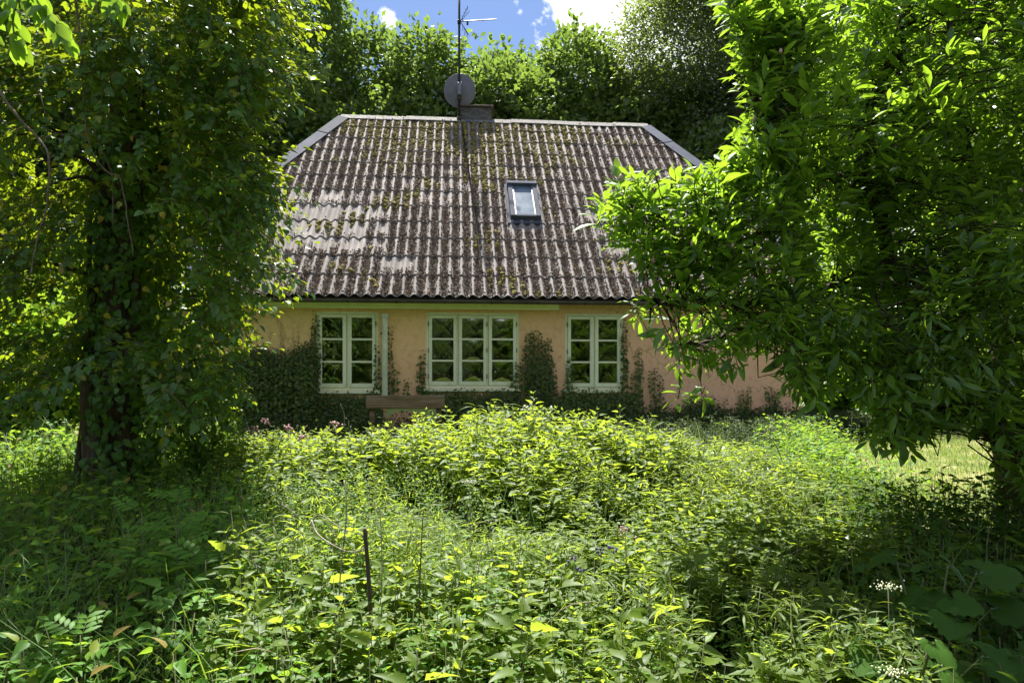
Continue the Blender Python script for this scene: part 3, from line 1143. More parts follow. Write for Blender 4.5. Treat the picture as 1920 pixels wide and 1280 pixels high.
# television aerial
ac = P(866, 42, mp.y)
aer = empty('television_aerial', (mp.x, mp.y, ac.z))
tag(aer, 'dark many-rod television aerial pointing right near the top of the mast', 'aerial')
B().tube([(0.0, -0.03, 0.0), (0.80, -0.03, 0.045)], 0.011, 6).build('boom', M_dark, aer)
for k in range(9):
    x = 0.20 + k * 0.073
    B().tube([(x, -0.03 - 0.07, x * 0.055 - 0.035), (x, -0.03 + 0.07, x * 0.055 + 0.035)], 0.004, 4).build('rod', M_dark, aer)
for sgn, top in ((1, 0.30), (-1, -0.30)):
    for k in range(4):
        x0_ = 0.02 + 0.0 * k
        f0 = (k + 1) / 4
        B().tube([(0.03 + 0.15 * f0, -0.12, sgn * (0.02 + 0.27 * f0)), (0.03 + 0.15 * f0, 0.14, sgn * (0.05 + 0.27 * f0))], 0.004, 4).build('reflector_rod', M_dark, aer)
    B().tube([(0.03, -0.03, 0.0), (0.19, -0.06, top)], 0.007, 5).tube([(0.03, -0.03, 0.0), (0.22, 0.06, top * 0.9)], 0.005, 5).build('reflector_arm', M_dark, aer)
B().box(0.16, 0.20, -0.05, -0.01, -0.075, 0.0, 0.006).build('junction_box', M_dark, aer)
B().box(-0.035, 0.035, -0.05, 0.035, -0.04, 0.03, 0.006).build('clamp', M_dark, aer)

# ------------------------------------------------------------------ bench before the wall
bp0 = P(686, 741, 9.6)
bp1 = P(834, 744, 9.7)
bz = float(ground_z(bp0.x, 9.6))
bench = empty('garden_bench', ((bp0.x + bp1.x) / 2, 9.65, bz), math.atan2(0.1, bp1.x - bp0.x))
tag(bench, 'garden seat with weathered brown top plank over a faded green panel, before the wall', 'bench')
hb = (bp1.x - bp0.x) / 2
top = bp0.z - bz
B().box(-hb, hb, -0.03, 0.03, top - 0.185, top, 0.008).build('plank', M_plank, bench)
arch = [(-hb + .28, 0, 0.18), (-hb + .28, 0, top - 0.187), (hb - .12, 0, top - 0.187), (hb - .12, 0, 0.18)]
hole_c, hole_r = -0.02, 0.26
pts = [(-hb + .28, -0.012, 0.18), (-hb + .28, -0.012, top - 0.187), (hb - .12, -0.012, top - 0.187), (hb - .12, -0.012, 0.18), (hole_c + hole_r, -0.012, 0.18)]
for a in np.linspace(0, math.pi, 13):
    pts.append((hole_c + hole_r * math.cos(a), -0.012, 0.24 + (top - 0.187 - 0.27) * math.sin(a)))
pts.append((hole_c - hole_r, -0.012, 0.18))
B().prism(pts, (0, 0.024, 0)).build('arched_panel', M_greenpaint, bench)
for sg in (-1, 1):
    B().box(sg * (hb - 0.08) - 0.035, sg * (hb - 0.08) + 0.035, 0.031, 0.09, -0.1, top - 0.02).build('leg', M_plank, bench)
B().box(-hb + 0.05, hb - 0.05, -0.40, 0.0, 0.13, 0.165).build('seat_board', M_plank, bench)

# ------------------------------------------------------------------ shed at the right behind the tree
shed = empty('garden_shed', (7.2, 14.2, 0.76), R(4))
tag(shed, 'blue grey boarded shed half hidden behind the tree at right', 'shed')
for k in range(26):
    x = -1.9 + k * 0.146
    o = B().box(x, x + 0.138, -0.02 - 0.006 * (k % 2), 0.0, -0.1, 2.1).build('board', M_shed, shed)
B().box(-1.88, 1.88, 0.005, 2.2, -0.1, 2.09).build('shed_body', M_shed, shed)
B().prism([(-2.1, -0.25, 2.12), (2.1, -0.25, 2.12), (2.1, 2.4, 2.75), (-2.1, 2.4, 2.75)], (0, 0, 0.06)).build('shed_roof', M_shedroof, shed)


# ------------------------------------------------------------------ leaf templates
def leaf(rows, fold=0.25, droop=0.25, seg_tip=True, serr=0.0, wave=0.0):
    """rows: (t, half width); leaf along +Y, length 1, upper face +Z"""
    v, f = [(0, 0, 0)], []
    zc = lambda t: -droop * t * t
    for k, (t, w) in enumerate(rows):
        if serr:
            w = w * (1 + (serr if k % 2 else -serr))
        wz = wave * math.sin(k * 2.3)
        v += [(-w, t, zc(t) + fold * w + wz), (0, t, zc(t)), (w, t, zc(t) + fold * w - wz)]
    v.append((0, 1, zc(1.0)))
    f += [(0, 2, 1), (0, 3, 2)]
    for k in range(len(rows) - 1):
        a = 1 + k * 3
        f += [(a, a + 1, a + 3), (a + 1, a + 4, a + 3), (a + 1, a + 2, a + 4), (a + 2, a + 5, a + 4)]
    a = 1 + (len(rows) - 1) * 3
    e = len(v) - 1
    f += [(a, a + 1, e), (a + 1, a + 2, e)]
    return np.array(v, float), np.array(f)


L_simple = (np.array([(0, 0, 0), (-.3, .45, .05), (.3, .45, .05), (0, 1, -.12)], float), np.array([(0, 2, 1), (1, 2, 3)]))
L_lance = leaf([(.15, .07), (.35, .14), (.6, .165), (.82, .10)], 0.35, 0.22)
L_nettle = leaf([(.08, .13), (.16, .21), (.27, .235), (.38, .22), (.5, .195), (.62, .155), (.75, .11), (.88, .055)], 0.4, 0.30, serr=0.14)
L_nettle_lo = leaf([(.12, .19), (.35, .235), (.7, .13)], 0.4, 0.32)
L_heart = leaf([(.05, .32), (.3, .42), (.6, .3)], 0.2, 0.2)
# lobed ivy leaf
iv = np.array([(0, 0, 0), (-.32, -.12, .03), (-.5, .22, .06), (-.26, .34, .02), (-.3, .62, .0), (0, .98, -.12), (.3, .62, 0), (.26, .34, .02), (.5, .22, .06), (.32, -.12, .03), (0, .4, -.02)], float)
ivf = np.array([(10, 0, 1), (10, 1, 2), (10, 2, 3), (10, 3, 4), (10, 4, 5), (10, 5, 6), (10, 6, 7), (10, 7, 8), (10, 8, 9), (10, 9, 0)])[:, ::-1]
L_ivy = (iv, ivf)


def put(g, lf, pos, d, up, s, tint, mi=0, ws=1.0):
    d, up = np.asarray(d, float), np.asarray(up, float)
    d = d / np.linalg.norm(d)
    x = np.cross(d, up)
    x /= max(np.linalg.norm(x), 1e-6)
    z = np.cross(x, d)
    M = np.stack([x * ws, d, z], -1) * s
    g.add(lf[0] @ M.T + np.asarray(pos), lf[1], tint, mi)


# ------------------------------------------------------------------ far trees
def spray(seed, n_leaf=16, size=0.155, length=0.55, width=0.25, lf=L_simple):
    r = np.random.default_rng(seed)
    g = G()
    for k in range(n_leaf):
        t = r.uniform(0.1, 1)
        p = np.array([r.normal(0, width) * (1.1 - 0.5 * t), t * length, r.normal(0, width * 0.5) - 0.12 * t])
        az = r.uniform(-1.5, 1.5)
        d = np.array([math.sin(az), math.cos(az), r.uniform(-0.7, 0.2)])
        put(g, lf, p, d, np.array([r.normal(0, .7), r.normal(0, .7), 1]), size * r.uniform(.7, 1.25), r.uniform(0.1, 0.9))
    return g.arrays()


SPR = [spray(k) for k in range(8)]
SPR_FINE = [spray(50 + k, 30, 0.085, 0.6, 0.26) for k in range(6)]


def far_tree(name, base, height, lobes, label, cat='tree', n_spray=2200, mat=None, fine=False, group=None, trunk_r=0.18):
    """lobes: (dx, dy, z, rx, rz) ellipsoids relative to the base"""
    root = empty(name, base)
    tag(root, label, cat, group)
    g = G()
    top = (0, 0, height * 0.86)
    g.add(*tube(smooth_line([(0, 0, -0.3), (0.1, 0, height * .3), (-0.05, 0.05, height * .6), top], 4), np.linspace(trunk_r, 0.03, 13), 8))
    g.build('trunk', M_barkdark, root)
    gb = G()
    gc = G()
    vol = np.array([l_[3] ** 2 * l_[4] for l_ in lobes]) ** 0.67
    cnt = (vol / vol.sum() * n_spray).astype(int)
    tm = SPR_FINE if fine else SPR
    for (dx, dy, z, rx, rz), c_ in zip(lobes, cnt):
        c0 = np.array([dx, dy, z])
        gb.add(*tube(smooth_line([(0, 0, max(z * .5, .8)), (dx * .5, dy * .5, z * .8), (dx, dy, z)], 3), np.linspace(0.06, 0.015, 7), 5))
        u = norm(rng.normal(size=(c_, 3)))
        rad = rng.uniform(0.35, 1.0, c_) ** 0.5
        # ragged surface
        rad *= 1 + 0.16 * nz3(u * 3 + c0, 2.0)
        pos = c0 + u * rad[:, None] * np.array([rx, rx, rz])
        out = norm(u * np.array([1, 1, .8]) + rng.normal(0, .45, (c_, 3)) + np.array([0, 0, .25]))
        nn = norm(np.array([0, 0, 1.0]) + rng.normal(0, .35, (c_, 3)))
        M = frames(out, nn, rng.uniform(.8, 1.3, c_))
        wh = rng.integers(0, len(tm), c_)
        tt = rng.normal(0, .12, c_)
        for k in range(len(tm)):
            s_ = wh == k
            gc.inst(tm[k], M[s_], pos[s_], tt[s_])
    gb.build('limb', M_barkdark, root)
    gc.build('crown', mat or M_far, root, smooth=False)
    return root


def lobes_col(h, r, n_, z0=2.5, seed=0):
    rr = random.Random(seed)
    out = []
    for k in range(n_):
        z = z0 + (h - z0) * (k + 0.5) / n_
        a = rr.uniform(0, 6.28)
        q = r * (0.55 if k < n_ - 2 else 0.28)
        out.append((q * math.cos(a), q * math.sin(a), z - 0.3, r * rr.uniform(.55, .8) * (1 if k < n_ - 1 else .6), (h - z0) / n_ * rr.uniform(.8, 1.1)))
    return out


BACK_G = 'leafy trees in a row behind the cottage'
# top outline of the row in the photo (px, py of each top), depth
row_ = [(540, -90, 21, 'big dark tree behind the left end of the cottage roof, reaching out of the frame'),
        (655, 22, 20.5, 'leafy tree behind the roof just right of the tall dark tree on the left'),
        (748, 72, 19.5, 'leafy tree behind the roof under the small white puff of cloud'),
        (835, 48, 20, 'leafy tree directly behind the mast and the satellite dish'),
        (915, 96, 19.5, 'lowest leafy tree behind the roof, right of the mast'),
        (985, 50, 20, 'leafy tree behind the roof whose top stands between mast and white clouds'),
        (1055, 60, 20.6, 'leafy tree behind the roof with its top before the left side of the white cloud'),
        (1125, 45, 19.6, 'leafy tree behind the roof with its top before the middle of the white cloud'),
        (1205, 92, 20, 'leafy tree behind the right end of the ridge, below the white cloud'),
        (1290, 100, 19, 'leafy tree behind the right hip of the roof, next to the tall fine-leaved tree')]
for k, (px, py, Y, lab) in enumerate(row_):
    tp = P(px, py, Y)
    h = tp.z - 0.78 - (1.0 if k else 0)
    far_tree('leafy_tree', (tp.x, Y, 0.78), h, lobes_col(h, 2.35 if k else 2.8, 6, 1.8, 30 + k), lab, n_spray=3500 if k else 3900, group=BACK_G)
tp = P(1385, -260, 17.5)
far_tree('fine_leaved_tree', (tp.x, 17.5, 0.78), tp.z - .78, lobes_col(tp.z - .78, 2.3, 7, 3, 71), 'tall grey green fine-leaved tree behind the right end of the cottage', n_spray=5200, mat=M_farfine, fine=True, trunk_r=0.3)
for (px, py, Y, r_, lab, k) in ((1640, -120, 17, 2.8, 'dark tree standing behind the shed at right', 1), (1880, -60, 15, 2.9, 'dark tree behind the upper right of the broad-leaved tree', 2),
                                (330, -200, 17, 2.9, 'dark tree seen through the ivy left of the cottage', 3), (60, -100, 15, 3.0, 'dark tree far left behind the ivied trunk', 4),
                                (-180, -60, 12, 2.6, 'leafy tree past the left edge behind the ivied trunk', 5), (2080, 0, 12, 2.5, 'leafy tree past the right edge behind the broad-leaved tree', 6)):
    tp = P(px, py, Y)
    h = tp.z - .78
    far_tree('dense_tree', (tp.x, Y, .78), h, lobes_col(h, r_, 6, 1.6, 80 + k), lab, n_spray=2600, trunk_r=.25)
# bushes around the house ends
for (X, Y, h, r_, lab) in ((6.3, 12.4, 1.0, 0.75, 'sunlit bush at the right corner of the cottage wall'), (8.2, 12.9, 1.5, 1.2, 'dark bush in front of the shed'),
                           (-6.6, 9.6, 1.7, 1.3, 'leafy bush left of the ivied trunk, in dappled light'), (-5.6, 11.6, 2.4, 1.2, 'tall bush at the left end of the cottage'), (10.2, 11.5, 2.0, 1.4, 'bush behind the right-hand trunk')):
    far_tree('bush', (X, Y, float(ground_z(X, Y))), h, [(0, 0, h * .5, r_, h * .55), (r_ * .5, .2, h * .4, r_ * .6, h * .45), (-r_ * .5, -.1, h * .4, r_ * .7, h * .45)], lab, 'bush', n_spray=650, mat=M_herb, trunk_r=.04)

# trees on the far side of the garden, behind the photographer: the window panes mirror them
tmp_root = far_tree('garden_edge_tree', (0, -13, 0), 9, lobes_col(9, 2.6, 6, 1.0, 99), 'leafy tree at the far edge of the garden, mirrored in the middle window', n_spray=2000, group='trees mirrored in the windows')
for k, (X, Y) in enumerate(((-4.5, -12), (-9, -13), (4.6, -13.5), (9, -12), (-13.5, -10), (13.5, -11), (-2.2, -17), (2.5, -18), (-7, -18), (7, -18))):
    r0 = tmp_root.copy()
    C.objects.link(r0)
    r0.location = (X, Y, -0.03)
    r0.rotation_euler = (0, 0, k * 1.3)
    r0['label'] = 'leafy tree at the far edge of the garden, seen only mirrored in the window panes'
    s_ = 0.9 + 0.07 * (k % 4)
    r0.scale = (s_, s_, s_)
    for ch_ in tmp_root.children:
        c_ = ch_.copy()
        C.objects.link(c_)
        c_.parent = r0
tmp_root['label'] = 'leafy tree at the far edge of the garden, seen only mirrored in the window panes'


# ------------------------------------------------------------------ helpers for near crowns
def in_poly(px, py, poly):
    inside = np.zeros(len(px), bool)
    n_ = len(poly)
    for i in range(n_):
        x0, y0 = poly[i]
        x1, y1 = poly[(i + 1) % n_]
        c_ = ((y0 > py) != (y1 > py)) & (px < (x1 - x0) * (py - y0) / (y1 - y0 + 1e-9) + x0)
        inside ^= c_
    return inside


def sample_poly(poly, n_, y0, y1, clump=0.0, cs=3.0, hard=None):
    """points in the upright column over an outline, between depths y0 and y1, thinned into clumps"""
    pa = np.array(poly, float)
    mn, mx_ = pa.min(0), pa.max(0)
    out = []
    tot = 0
    while tot < n_:
        m = n_ * 3
        px = rng.uniform(mn[0], mx_[0], m)
        py = rng.uniform(mn[1], mx_[1], m)
        Y = rng.uniform(y0, y1, m)
        k = in_poly(px, py, poly)
        p = np.stack([(px - 960) / 1280 * Y, Y, EYE - (py - 720) / 1280 * Y, px, py], -1)[k]
        if hard is not None:
            p = p[nz3(p[:, :3], cs) > rng.normal(hard, .16, len(p))]
        elif clump:
            q = nz3(p[:, :3], cs)
            p = p[q > rng.uniform(-1.3, 0.2, len(p)) * (1.0) + (clump - 1) * 0.5]
        out.append(p)
        tot += len(p)
    return np.concatenate(out)[:n_]


# ------------------------------------------------------------------ broad-leaved tree at the right
RT = [(1345, -30), (1362, 20), (1385, 60), (1378, 110), (1395, 160), (1385, 230), (1392, 265), (1350, 300), (1300, 308), (1240, 322), (1185, 315),
      (1150, 335), (1122, 355), (1128, 380), (1118, 405), (1140, 432), (1195, 462), (1212, 500), (1180, 548), (1178, 575), (1215, 600), (1210, 635), (1245, 650),
      (1268, 695), (1265, 725), (1300, 745), (1340, 730), (1352, 700), (1400, 660), (1440, 650), (1480, 690), (1515, 730), (1545, 735), (1570, 700), (1640, 730),
      (1625, 790), (1615, 810), (1650, 825), (1700, 830), (1740, 795), (1800, 740), (1850, 780), (1885, 850), (1920, 890), (2050, 930), (2200, 700), (2250, 100), (2150, -120), (1850, -130), (1600, -80), (1420, -60)]
rt_base = Vector((3.86, 5.25, float(ground_z(3.86, 5.25))))
rtree = empty('broad_leaved_tree', rt_base)
tag(rtree, 'spreading tree with long glossy leaves and pink buds at the right, overhanging the lawn', 'tree')
limbs = {
    'trunk': ([(1908, 1040, 5.25), (1900, 950, 5.25), (1893, 850, 5.22), (1850, 740, 5.2), (1800, 670, 5.15)], 0.135, 0.085),
    'a': ([(1800, 670, 5.15), (1730, 600, 5.1), (1670, 500, 5.1), (1650, 390, 5.1), (1600, 240, 5.2), (1540, 90, 5.2), (1500, -60, 5.3)], 0.08, 0.018),
    'b': ([(1850, 740, 5.2), (1880, 600, 5.4), (1830, 400, 5.5), (1800, 200, 5.4), (1780, -60, 5.4), (1750, -300, 5.4)], 0.075, 0.02),
    'c': ([(1670, 500, 5.1), (1580, 530, 4.8), (1480, 560, 4.6), (1380, 470, 4.4), (1290, 430, 4.35), (1190, 390, 4.3)], 0.034, 0.007),
    'd': ([(1800, 670, 5.15), (1680, 700, 4.8), (1560, 660, 4.7), (1430, 610, 4.5), (1320, 640, 4.4), (1260, 650, 4.3)], 0.032, 0.007),
    'e': ([(1850, 740, 5.2), (1780, 760, 4.8), (1710, 800, 4.6), (1670, 840, 4.5)], 0.035, 0.010),
    'f': ([(1650, 390, 5.1), (1560, 330, 4.7), (1450, 290, 4.5), (1420, 200, 4.4), (1415, 60, 4.4)], 0.04, 0.010),
    'g': ([(1893, 850, 5.22), (1960, 700, 4.8), (2000, 400, 4.8), (2050, 100, 4.9)], 0.06, 0.015),
    'h': ([(1480, 560, 4.6), (1400, 570, 4.4), (1300, 560, 4.2), (1220, 575, 4.1)], 0.025, 0.008),
    'i': ([(1600, 240, 5.2), (1680, 100, 5.0), (1700, -80, 5.0), (1640, -260, 5.0)], 0.035, 0.010),
    'j': ([(1380, 470, 4.4), (1310, 380, 4.4), (1230, 340, 4.4)], 0.02, 0.007),
}
limb_pts = []
for k, (pp, r0, r1) in limbs.items():
    ln = smooth_line([P(*p) for p in pp], 7)
    jit = [p + Vector((random.uniform(-.02, .02), random.uniform(-.02, .02), random.uniform(-.015, .015))) * (0 if k == 'trunk' else 1) for p in ln]
    rr = np.linspace(r0, r1, len(jit))
    if k == 'trunk':
        rr[0] *= 1.35
        rr[1] *= 1.15
    o = G().add(*tube([p - rt_base for p in jit], rr, 12 if k == 'trunk' else 8)).build('trunk' if k == 'trunk' else 'limb', M_bark if k == 'trunk' else M_barkdark, rtree)
    if k != 'trunk':
        limb_pts += [np.array(p) for p in jit]
limb_pts = np.array(limb_pts)


def whorl(seed, elev, n_leaf, droop_):
    r = np.random.default_rng(seed)
    g = G()
    info = []
    for k in range(n_leaf):
        az = k * 2.4 + r.uniform(-.5, .5)
        el = R(r.uniform(*elev))
        d = np.array([math.cos(az) * math.cos(el), math.sin(az) * math.cos(el), math.sin(el)])
        p = np.array([0, 0, -0.011 * k]) + d * 0.012
        s_ = r.uniform(.05, .132)
        up = np.array([-d[0] * d[2] * 1.0, -d[1] * d[2], 1 - d[2] ** 2]) + r.normal(0, .42, 3)
        tn = r.uniform(.1, .9)
        put(g, L_lance, p, d, up, s_, tn, 0, ws=r.uniform(.7, 1.05))
        info.append((p, d, up, s_, tn))
    return g.arrays(), info


WH_UP = [whorl(200 + k, (-15, 60), 11, 0) for k in range(7)]
WH_DN = [whorl(300 + k, (-60, 25), 11, 0) for k in range(7)]
nW = 4900
pw = sample_poly(RT, nW, 3.9, 6.1, hard=-.24, cs=3.0)
left_ = pw[:, 3] < 1520                               # the part that reaches left hangs forward, nearer the camera
Yn = np.where(left_, 3.85 + (pw[:, 1] - 3.9) * .45, pw[:, 1])
pw[:, 0] = (pw[:, 3] - 960) / 1280 * Yn
pw[:, 2] = EYE - (pw[:, 4] - 720) / 1280 * Yn
pw[:, 1] = Yn
pos = pw[:, :3]
keep = np.ones(nW, bool)
# keep the window of roof seen through the leaves near the verge thin
thin = (np.abs(pw[:, 3] - 1430) < 45) & (np.abs(pw[:, 4] - 480) < 55)
keep &= ~(thin & (rng.uniform(size=nW) < 0.8))
keep &= ~((pw[:, 4] < 430) & (rng.uniform(size=nW) < 0.2))
keep &= ~((pw[:, 3] < 1420) & (pw[:, 4] < 560) & (rng.uniform(size=nW) < 0.15))
keep &= ~((pw[:, 4] < -30) & (pw[:, 3] < 1750) & (rng.uniform(size=nW) < 0.6))
pos, pw = pos[keep], pw[keep]
nW = len(pos)
low = pw[:, 4] > 560
ax = norm(np.stack([rng.normal(-.15, .4, nW), rng.normal(-.1, .4, nW), np.ones(nW)], -1))
M = frames_z(ax, rng.uniform(.85, 1.2, nW))
wh = rng.integers(0, 7, nW)
order = np.argsort(pos[:, 1])
# twigs
gt = G()
dist_i = np.array([np.argmin(((limb_pts - p) ** 2).sum(1) + 0.3 * rng.uniform(size=len(limb_pts))) for p in pos])
for p, li, a_ in zip(pos, dist_i, ax):
    q = limb_pts[li]
    if np.linalg.norm(q - p) > .55:
        q = p + (q - p) * (.3 / np.linalg.norm(q - p)) + np.array([0, 0, .06])
    mid = (p + q) / 2 + rng.normal(0, .06, 3) + np.array([0, 0, -.04])
    gt.add(*tube([q - np.array(rt_base), mid - np.array(rt_base), p - a_ * .06 - np.array(rt_base), p - np.array(rt_base)], [.006, .004, .003, .0025], 3))
o = gt.build('twigs', M_barkdark, rtree)
o['kind'] = 'stuff'
near = set(order[:37].tolist())
gc = G()
nmask = np.array([i in near for i in range(nW)])
for k in range(7):
    for lowf, tms in ((False, WH_UP), (True, WH_DN)):
        s_ = (wh == k) & (low == lowf) & ~nmask
        gc.inst(tms[k][0], M[s_], pos[s_] - np.array(rt_base), rng.normal(0, .1, s_.sum()))
o = gc.build('leaves', M_broad, rtree)
o['kind'] = 'stuff'
lf_mesh = [G().add(L_lance[0] * np.array([w_, 1, 1]), L_lance[1], tn).mesh('leaf', M_broad) for w_, tn in ((.8, .3), (.95, .5), (1.05, .8))]
for i in near:
    info = (WH_DN if low[i] else WH_UP)[wh[i]][1]
    for (p, d, up, s_, tn) in info[:8]:
        x = norm(np.cross(d, up))
        z = np.cross(x, d)
        L3 = M[i] @ (np.stack([x, d, z], -1) * s_)
        m4 = Matrix([list(L3[r_]) + [float((M[i] @ p + pos[i] - np.array(rt_base))[r_])] for r_ in range(3)] + [[0, 0, 0, 1]])
        o = link('leaf', lf_mesh[int(tn * 3)], rtree)
        o.matrix_local = m4
# pink buds
bud = bmesh.new()
bmesh.ops.create_uvsphere(bud, u_segments=6, v_segments=5, radius=1)
for v in bud.verts:
    v.co.z *= 1.5
    v.co.xy *= 1.0 - 0.25 * max(0, v.co.z)
me = bpy.data.meshes.new('flower_bud')
bud.to_mesh(me)
bud.free()
me.materials.append(M_pink)
me.shade_smooth()
cand = [i for i in order if pw[i, 4] < 560][:700:13]
for i in cand:
    o = link('flower_bud', me, rtree)
    o.location = Vector(pos[i] + ax[i] * 0.02) - rt_base
    s_ = random.uniform(.008, .016)
    o.scale = (s_, s_, s_)

# ------------------------------------------------------------------ ivy-clad tree at the left
it_base = Vector((P(218, 950, 6.0).x, 6.0, float(ground_z(-3.4, 6.0))))
itree = empty('ivy_clad_tree', it_base)
tag(itree, 'large ivy-wrapped tree at the left, with bare bark showing low on its trunk', 'tree')
g = G()
ln = smooth_line([P(205, 980, 6), P(208, 900, 6), P(215, 780, 6), P(222, 640, 6), P(228, 480, 6), P(235, 300, 6), P(245, 80, 6), P(255, -200, 6), P(265, -500, 6.1)], 5)
g.add(*tube([p - it_base for p in ln], np.linspace(.225, .10, len(ln)), 14))
g.build('trunk', M_bark, itree)
for (dx, ph, r_) in ((-.17, 0, .06), (-.12, 1.7, .045), (.16, .8, .05), (.05, 2.6, .05), (-.235, 3.1, .035)):
    pts = []
    for t in np.linspace(0, 1, 22):
        i = t * (len(ln) - 1) * .62
        a = ln[int(i)].lerp(ln[min(int(i) + 1, len(ln) - 1)], i % 1) - it_base
        pts.append(a + Vector((dx + .035 * math.sin(ph + t * 9), -.17 + abs(dx) * .5 + .02 * math.cos(t * 7), 0)))
    G().add(*tube(pts, np.linspace(r_, r_ * .5, 22), 7)).build('ivy_stem', M_bark, itree)

IV = [(-80, -40), (-60, -140), (250, -190), (470, -140), (525, -40), (515, 20), (515, 65), (500, 110), (520, 135), (480, 180), (455, 225), (440, 262), (462, 300), (505, 336), (478, 375),
      (462, 420), (485, 480), (475, 510), (430, 540), (440, 600), (410, 640), (422, 690), (405, 722), (385, 740), (370, 790), (300, 770), (270, 700), (170, 690), (140, 740), (60, 740), (-60, 780)]


L_ivyad = (np.array([(0, 0, 0), (-.36, .22, .07), (-.30, .55, .04), (0, 1.05, -.14), (.30, .55, .04), (.36, .22, .07), (0, .42, -.01)], float), np.array([(6, 1, 0), (6, 2, 1), (6, 3, 2), (6, 4, 3), (6, 5, 4), (6, 0, 5)]))


def ivy_shoot(seed, n_leaf=22, length=.34, size=.056, lf=L_ivyad):
    r = np.random.default_rng(seed)
    g = G()
    pts = []
    for k in range(6):
        t = k / 5
        pts.append((0.03 * math.sin(seed + t * 3), t * length, -0.22 * t * t * length / .34))
    g.add(*tube(pts, np.linspace(.004, .002, 6), 3), 0.5, 1)
    for k in range(n_leaf):
        t = (k + .5) / n_leaf
        p = np.array(pts[min(5, int(t * 5 + .5))]) + r.normal(0, .018, 3)
        sd = 1 if k % 2 else -1
        d = np.array([sd * r.uniform(.3, 1.0), r.uniform(.2, .9), r.uniform(-1.0, -.15)])
        up = np.array([r.normal(0, .35), .35 + r.normal(0, .3), 1])
        put(g, lf, p + d / np.linalg.norm(d) * .02, d, up, size * r.uniform(.65, 1.35), r.uniform(.05, .9))
    return g.arrays()


SH_ = [ivy_shoot(400 + k) for k in range(10)]
nS = 2550
ps = sample_poly(IV, nS, 5.0, 7.2, hard=-.26, cs=3.1)
pos = ps[:, :3]
# leave dark hollows beside the trunk as in the photo
holl = ((np.abs(ps[:, 3] - 190) < 60) & (ps[:, 4] > 270) & (ps[:, 4] < 500) & (ps[:, 1] < 6.0)) | ((np.abs(ps[:, 3] - 285) < 45) & (np.abs(ps[:, 4] - 330) < 130) & (ps[:, 1] < 5.9))
holl_l = (ps[:, 3] < 150) & (ps[:, 1] > 6.3)
pos = pos[~holl_l & ~(holl & (rng.uniform(size=nS) < .75))]
nS = len(pos)
axis_x = it_base.x + .1
out = np.stack([pos[:, 0] - axis_x, (pos[:, 1] - 6.0), rng.normal(0, .25, nS)], -1)
out = norm(norm(out) + rng.normal(0, .45, (nS, 3)) + np.array([.0, -.25, 0]))
M = frames(out, norm(np.array([0, 0, 1.0]) + rng.normal(0, .15, (nS, 3))), rng.uniform(.8, 1.35, nS))
wh = rng.integers(0, 10, nS)
tt = rng.normal(0, .12, nS)
gc = G()
for k in range(10):
    s_ = wh == k
    gc.inst(SH_[k], M[s_], pos[s_] - np.array(it_base), tt[s_])
# a few yellowed leaves
n_ = 260
yp = sample_poly(IV, n_, 5.0, 6.6)[:, :3]
for p in yp:
    put(gc, L_heart, p - np.array(it_base), rng.normal(0, 1, 3) + np.array([0, 0, -1]), np.array([0, -1, .6]) + rng.normal(0, .3, 3), .055, 1.0)
o = gc.build('foliage', [M_ivy, M_twig], itree)
o['kind'] = 'stuff'
# ivy hugging the trunk
gh = G()
n_ = 5200
t = rng.uniform(0, 1, n_) ** .9
idx = t * (len(ln) - 1) * .78
lnA = np.array([tuple(p) for p in ln])
c_ = lnA[idx.astype(int)] * (1 - (idx % 1))[:, None] + lnA[np.minimum(idx.astype(int) + 1, len(ln) - 1)] * (idx % 1)[:, None]
ang = rng.uniform(-np.pi, np.pi, n_)
rad_ = rng.uniform(.22, .36, n_)
dirn = np.stack([np.sin(ang), -np.cos(ang), 0 * ang], -1)
pos = c_ + dirn * rad_[:, None] * np.array([1.1, 1, 1]) + np.array([.07, 0, 0])
bare = (dirn[:, 0] < -.35) & (c_[:, 2] < 1.55)
bare &= rng.uniform(size=n_) < .85
pos, dirn = pos[~bare], dirn[~bare]
n_ = len(pos)
dd = norm(np.stack([rng.normal(0, .5, n_), rng.normal(0, .3, n_), -np.ones(n_)], -1) + dirn * .35)
lfT = G().add(L_heart[0], L_heart[1]).arrays()
gh.inst(lfT, frames(dd, norm(dirn + np.array([0, 0, .5]) + rng.normal(0, .3, (n_, 3))), rng.uniform(.04, .08, n_)), pos - np.array(it_base), rng.uniform(-.5, .38, n_))
o = gh.build('trunk_ivy', [M_ivy], itree)
o['kind'] = 'stuff'
# bare branches inside the crown
for k in range(16):
    z = random.uniform(1.9, 4.8)
    a = random.uniform(0, 6.28)
    L_ = random.uniform(.9, 1.7)
    p0 = Vector((0.05, 0, z))
    p1 = p0 + Vector((math.cos(a) * L_ * .5, math.sin(a) * L_ * .3, .25))
    p2 = p0 + Vector((math.cos(a) * L_, math.sin(a) * L_ * .6, .1))
    G().add(*tube(smooth_line([p0, p1, p2], 5), np.linspace(.03, .006, 11), 6)).build('branch', M_barkdark, itree)

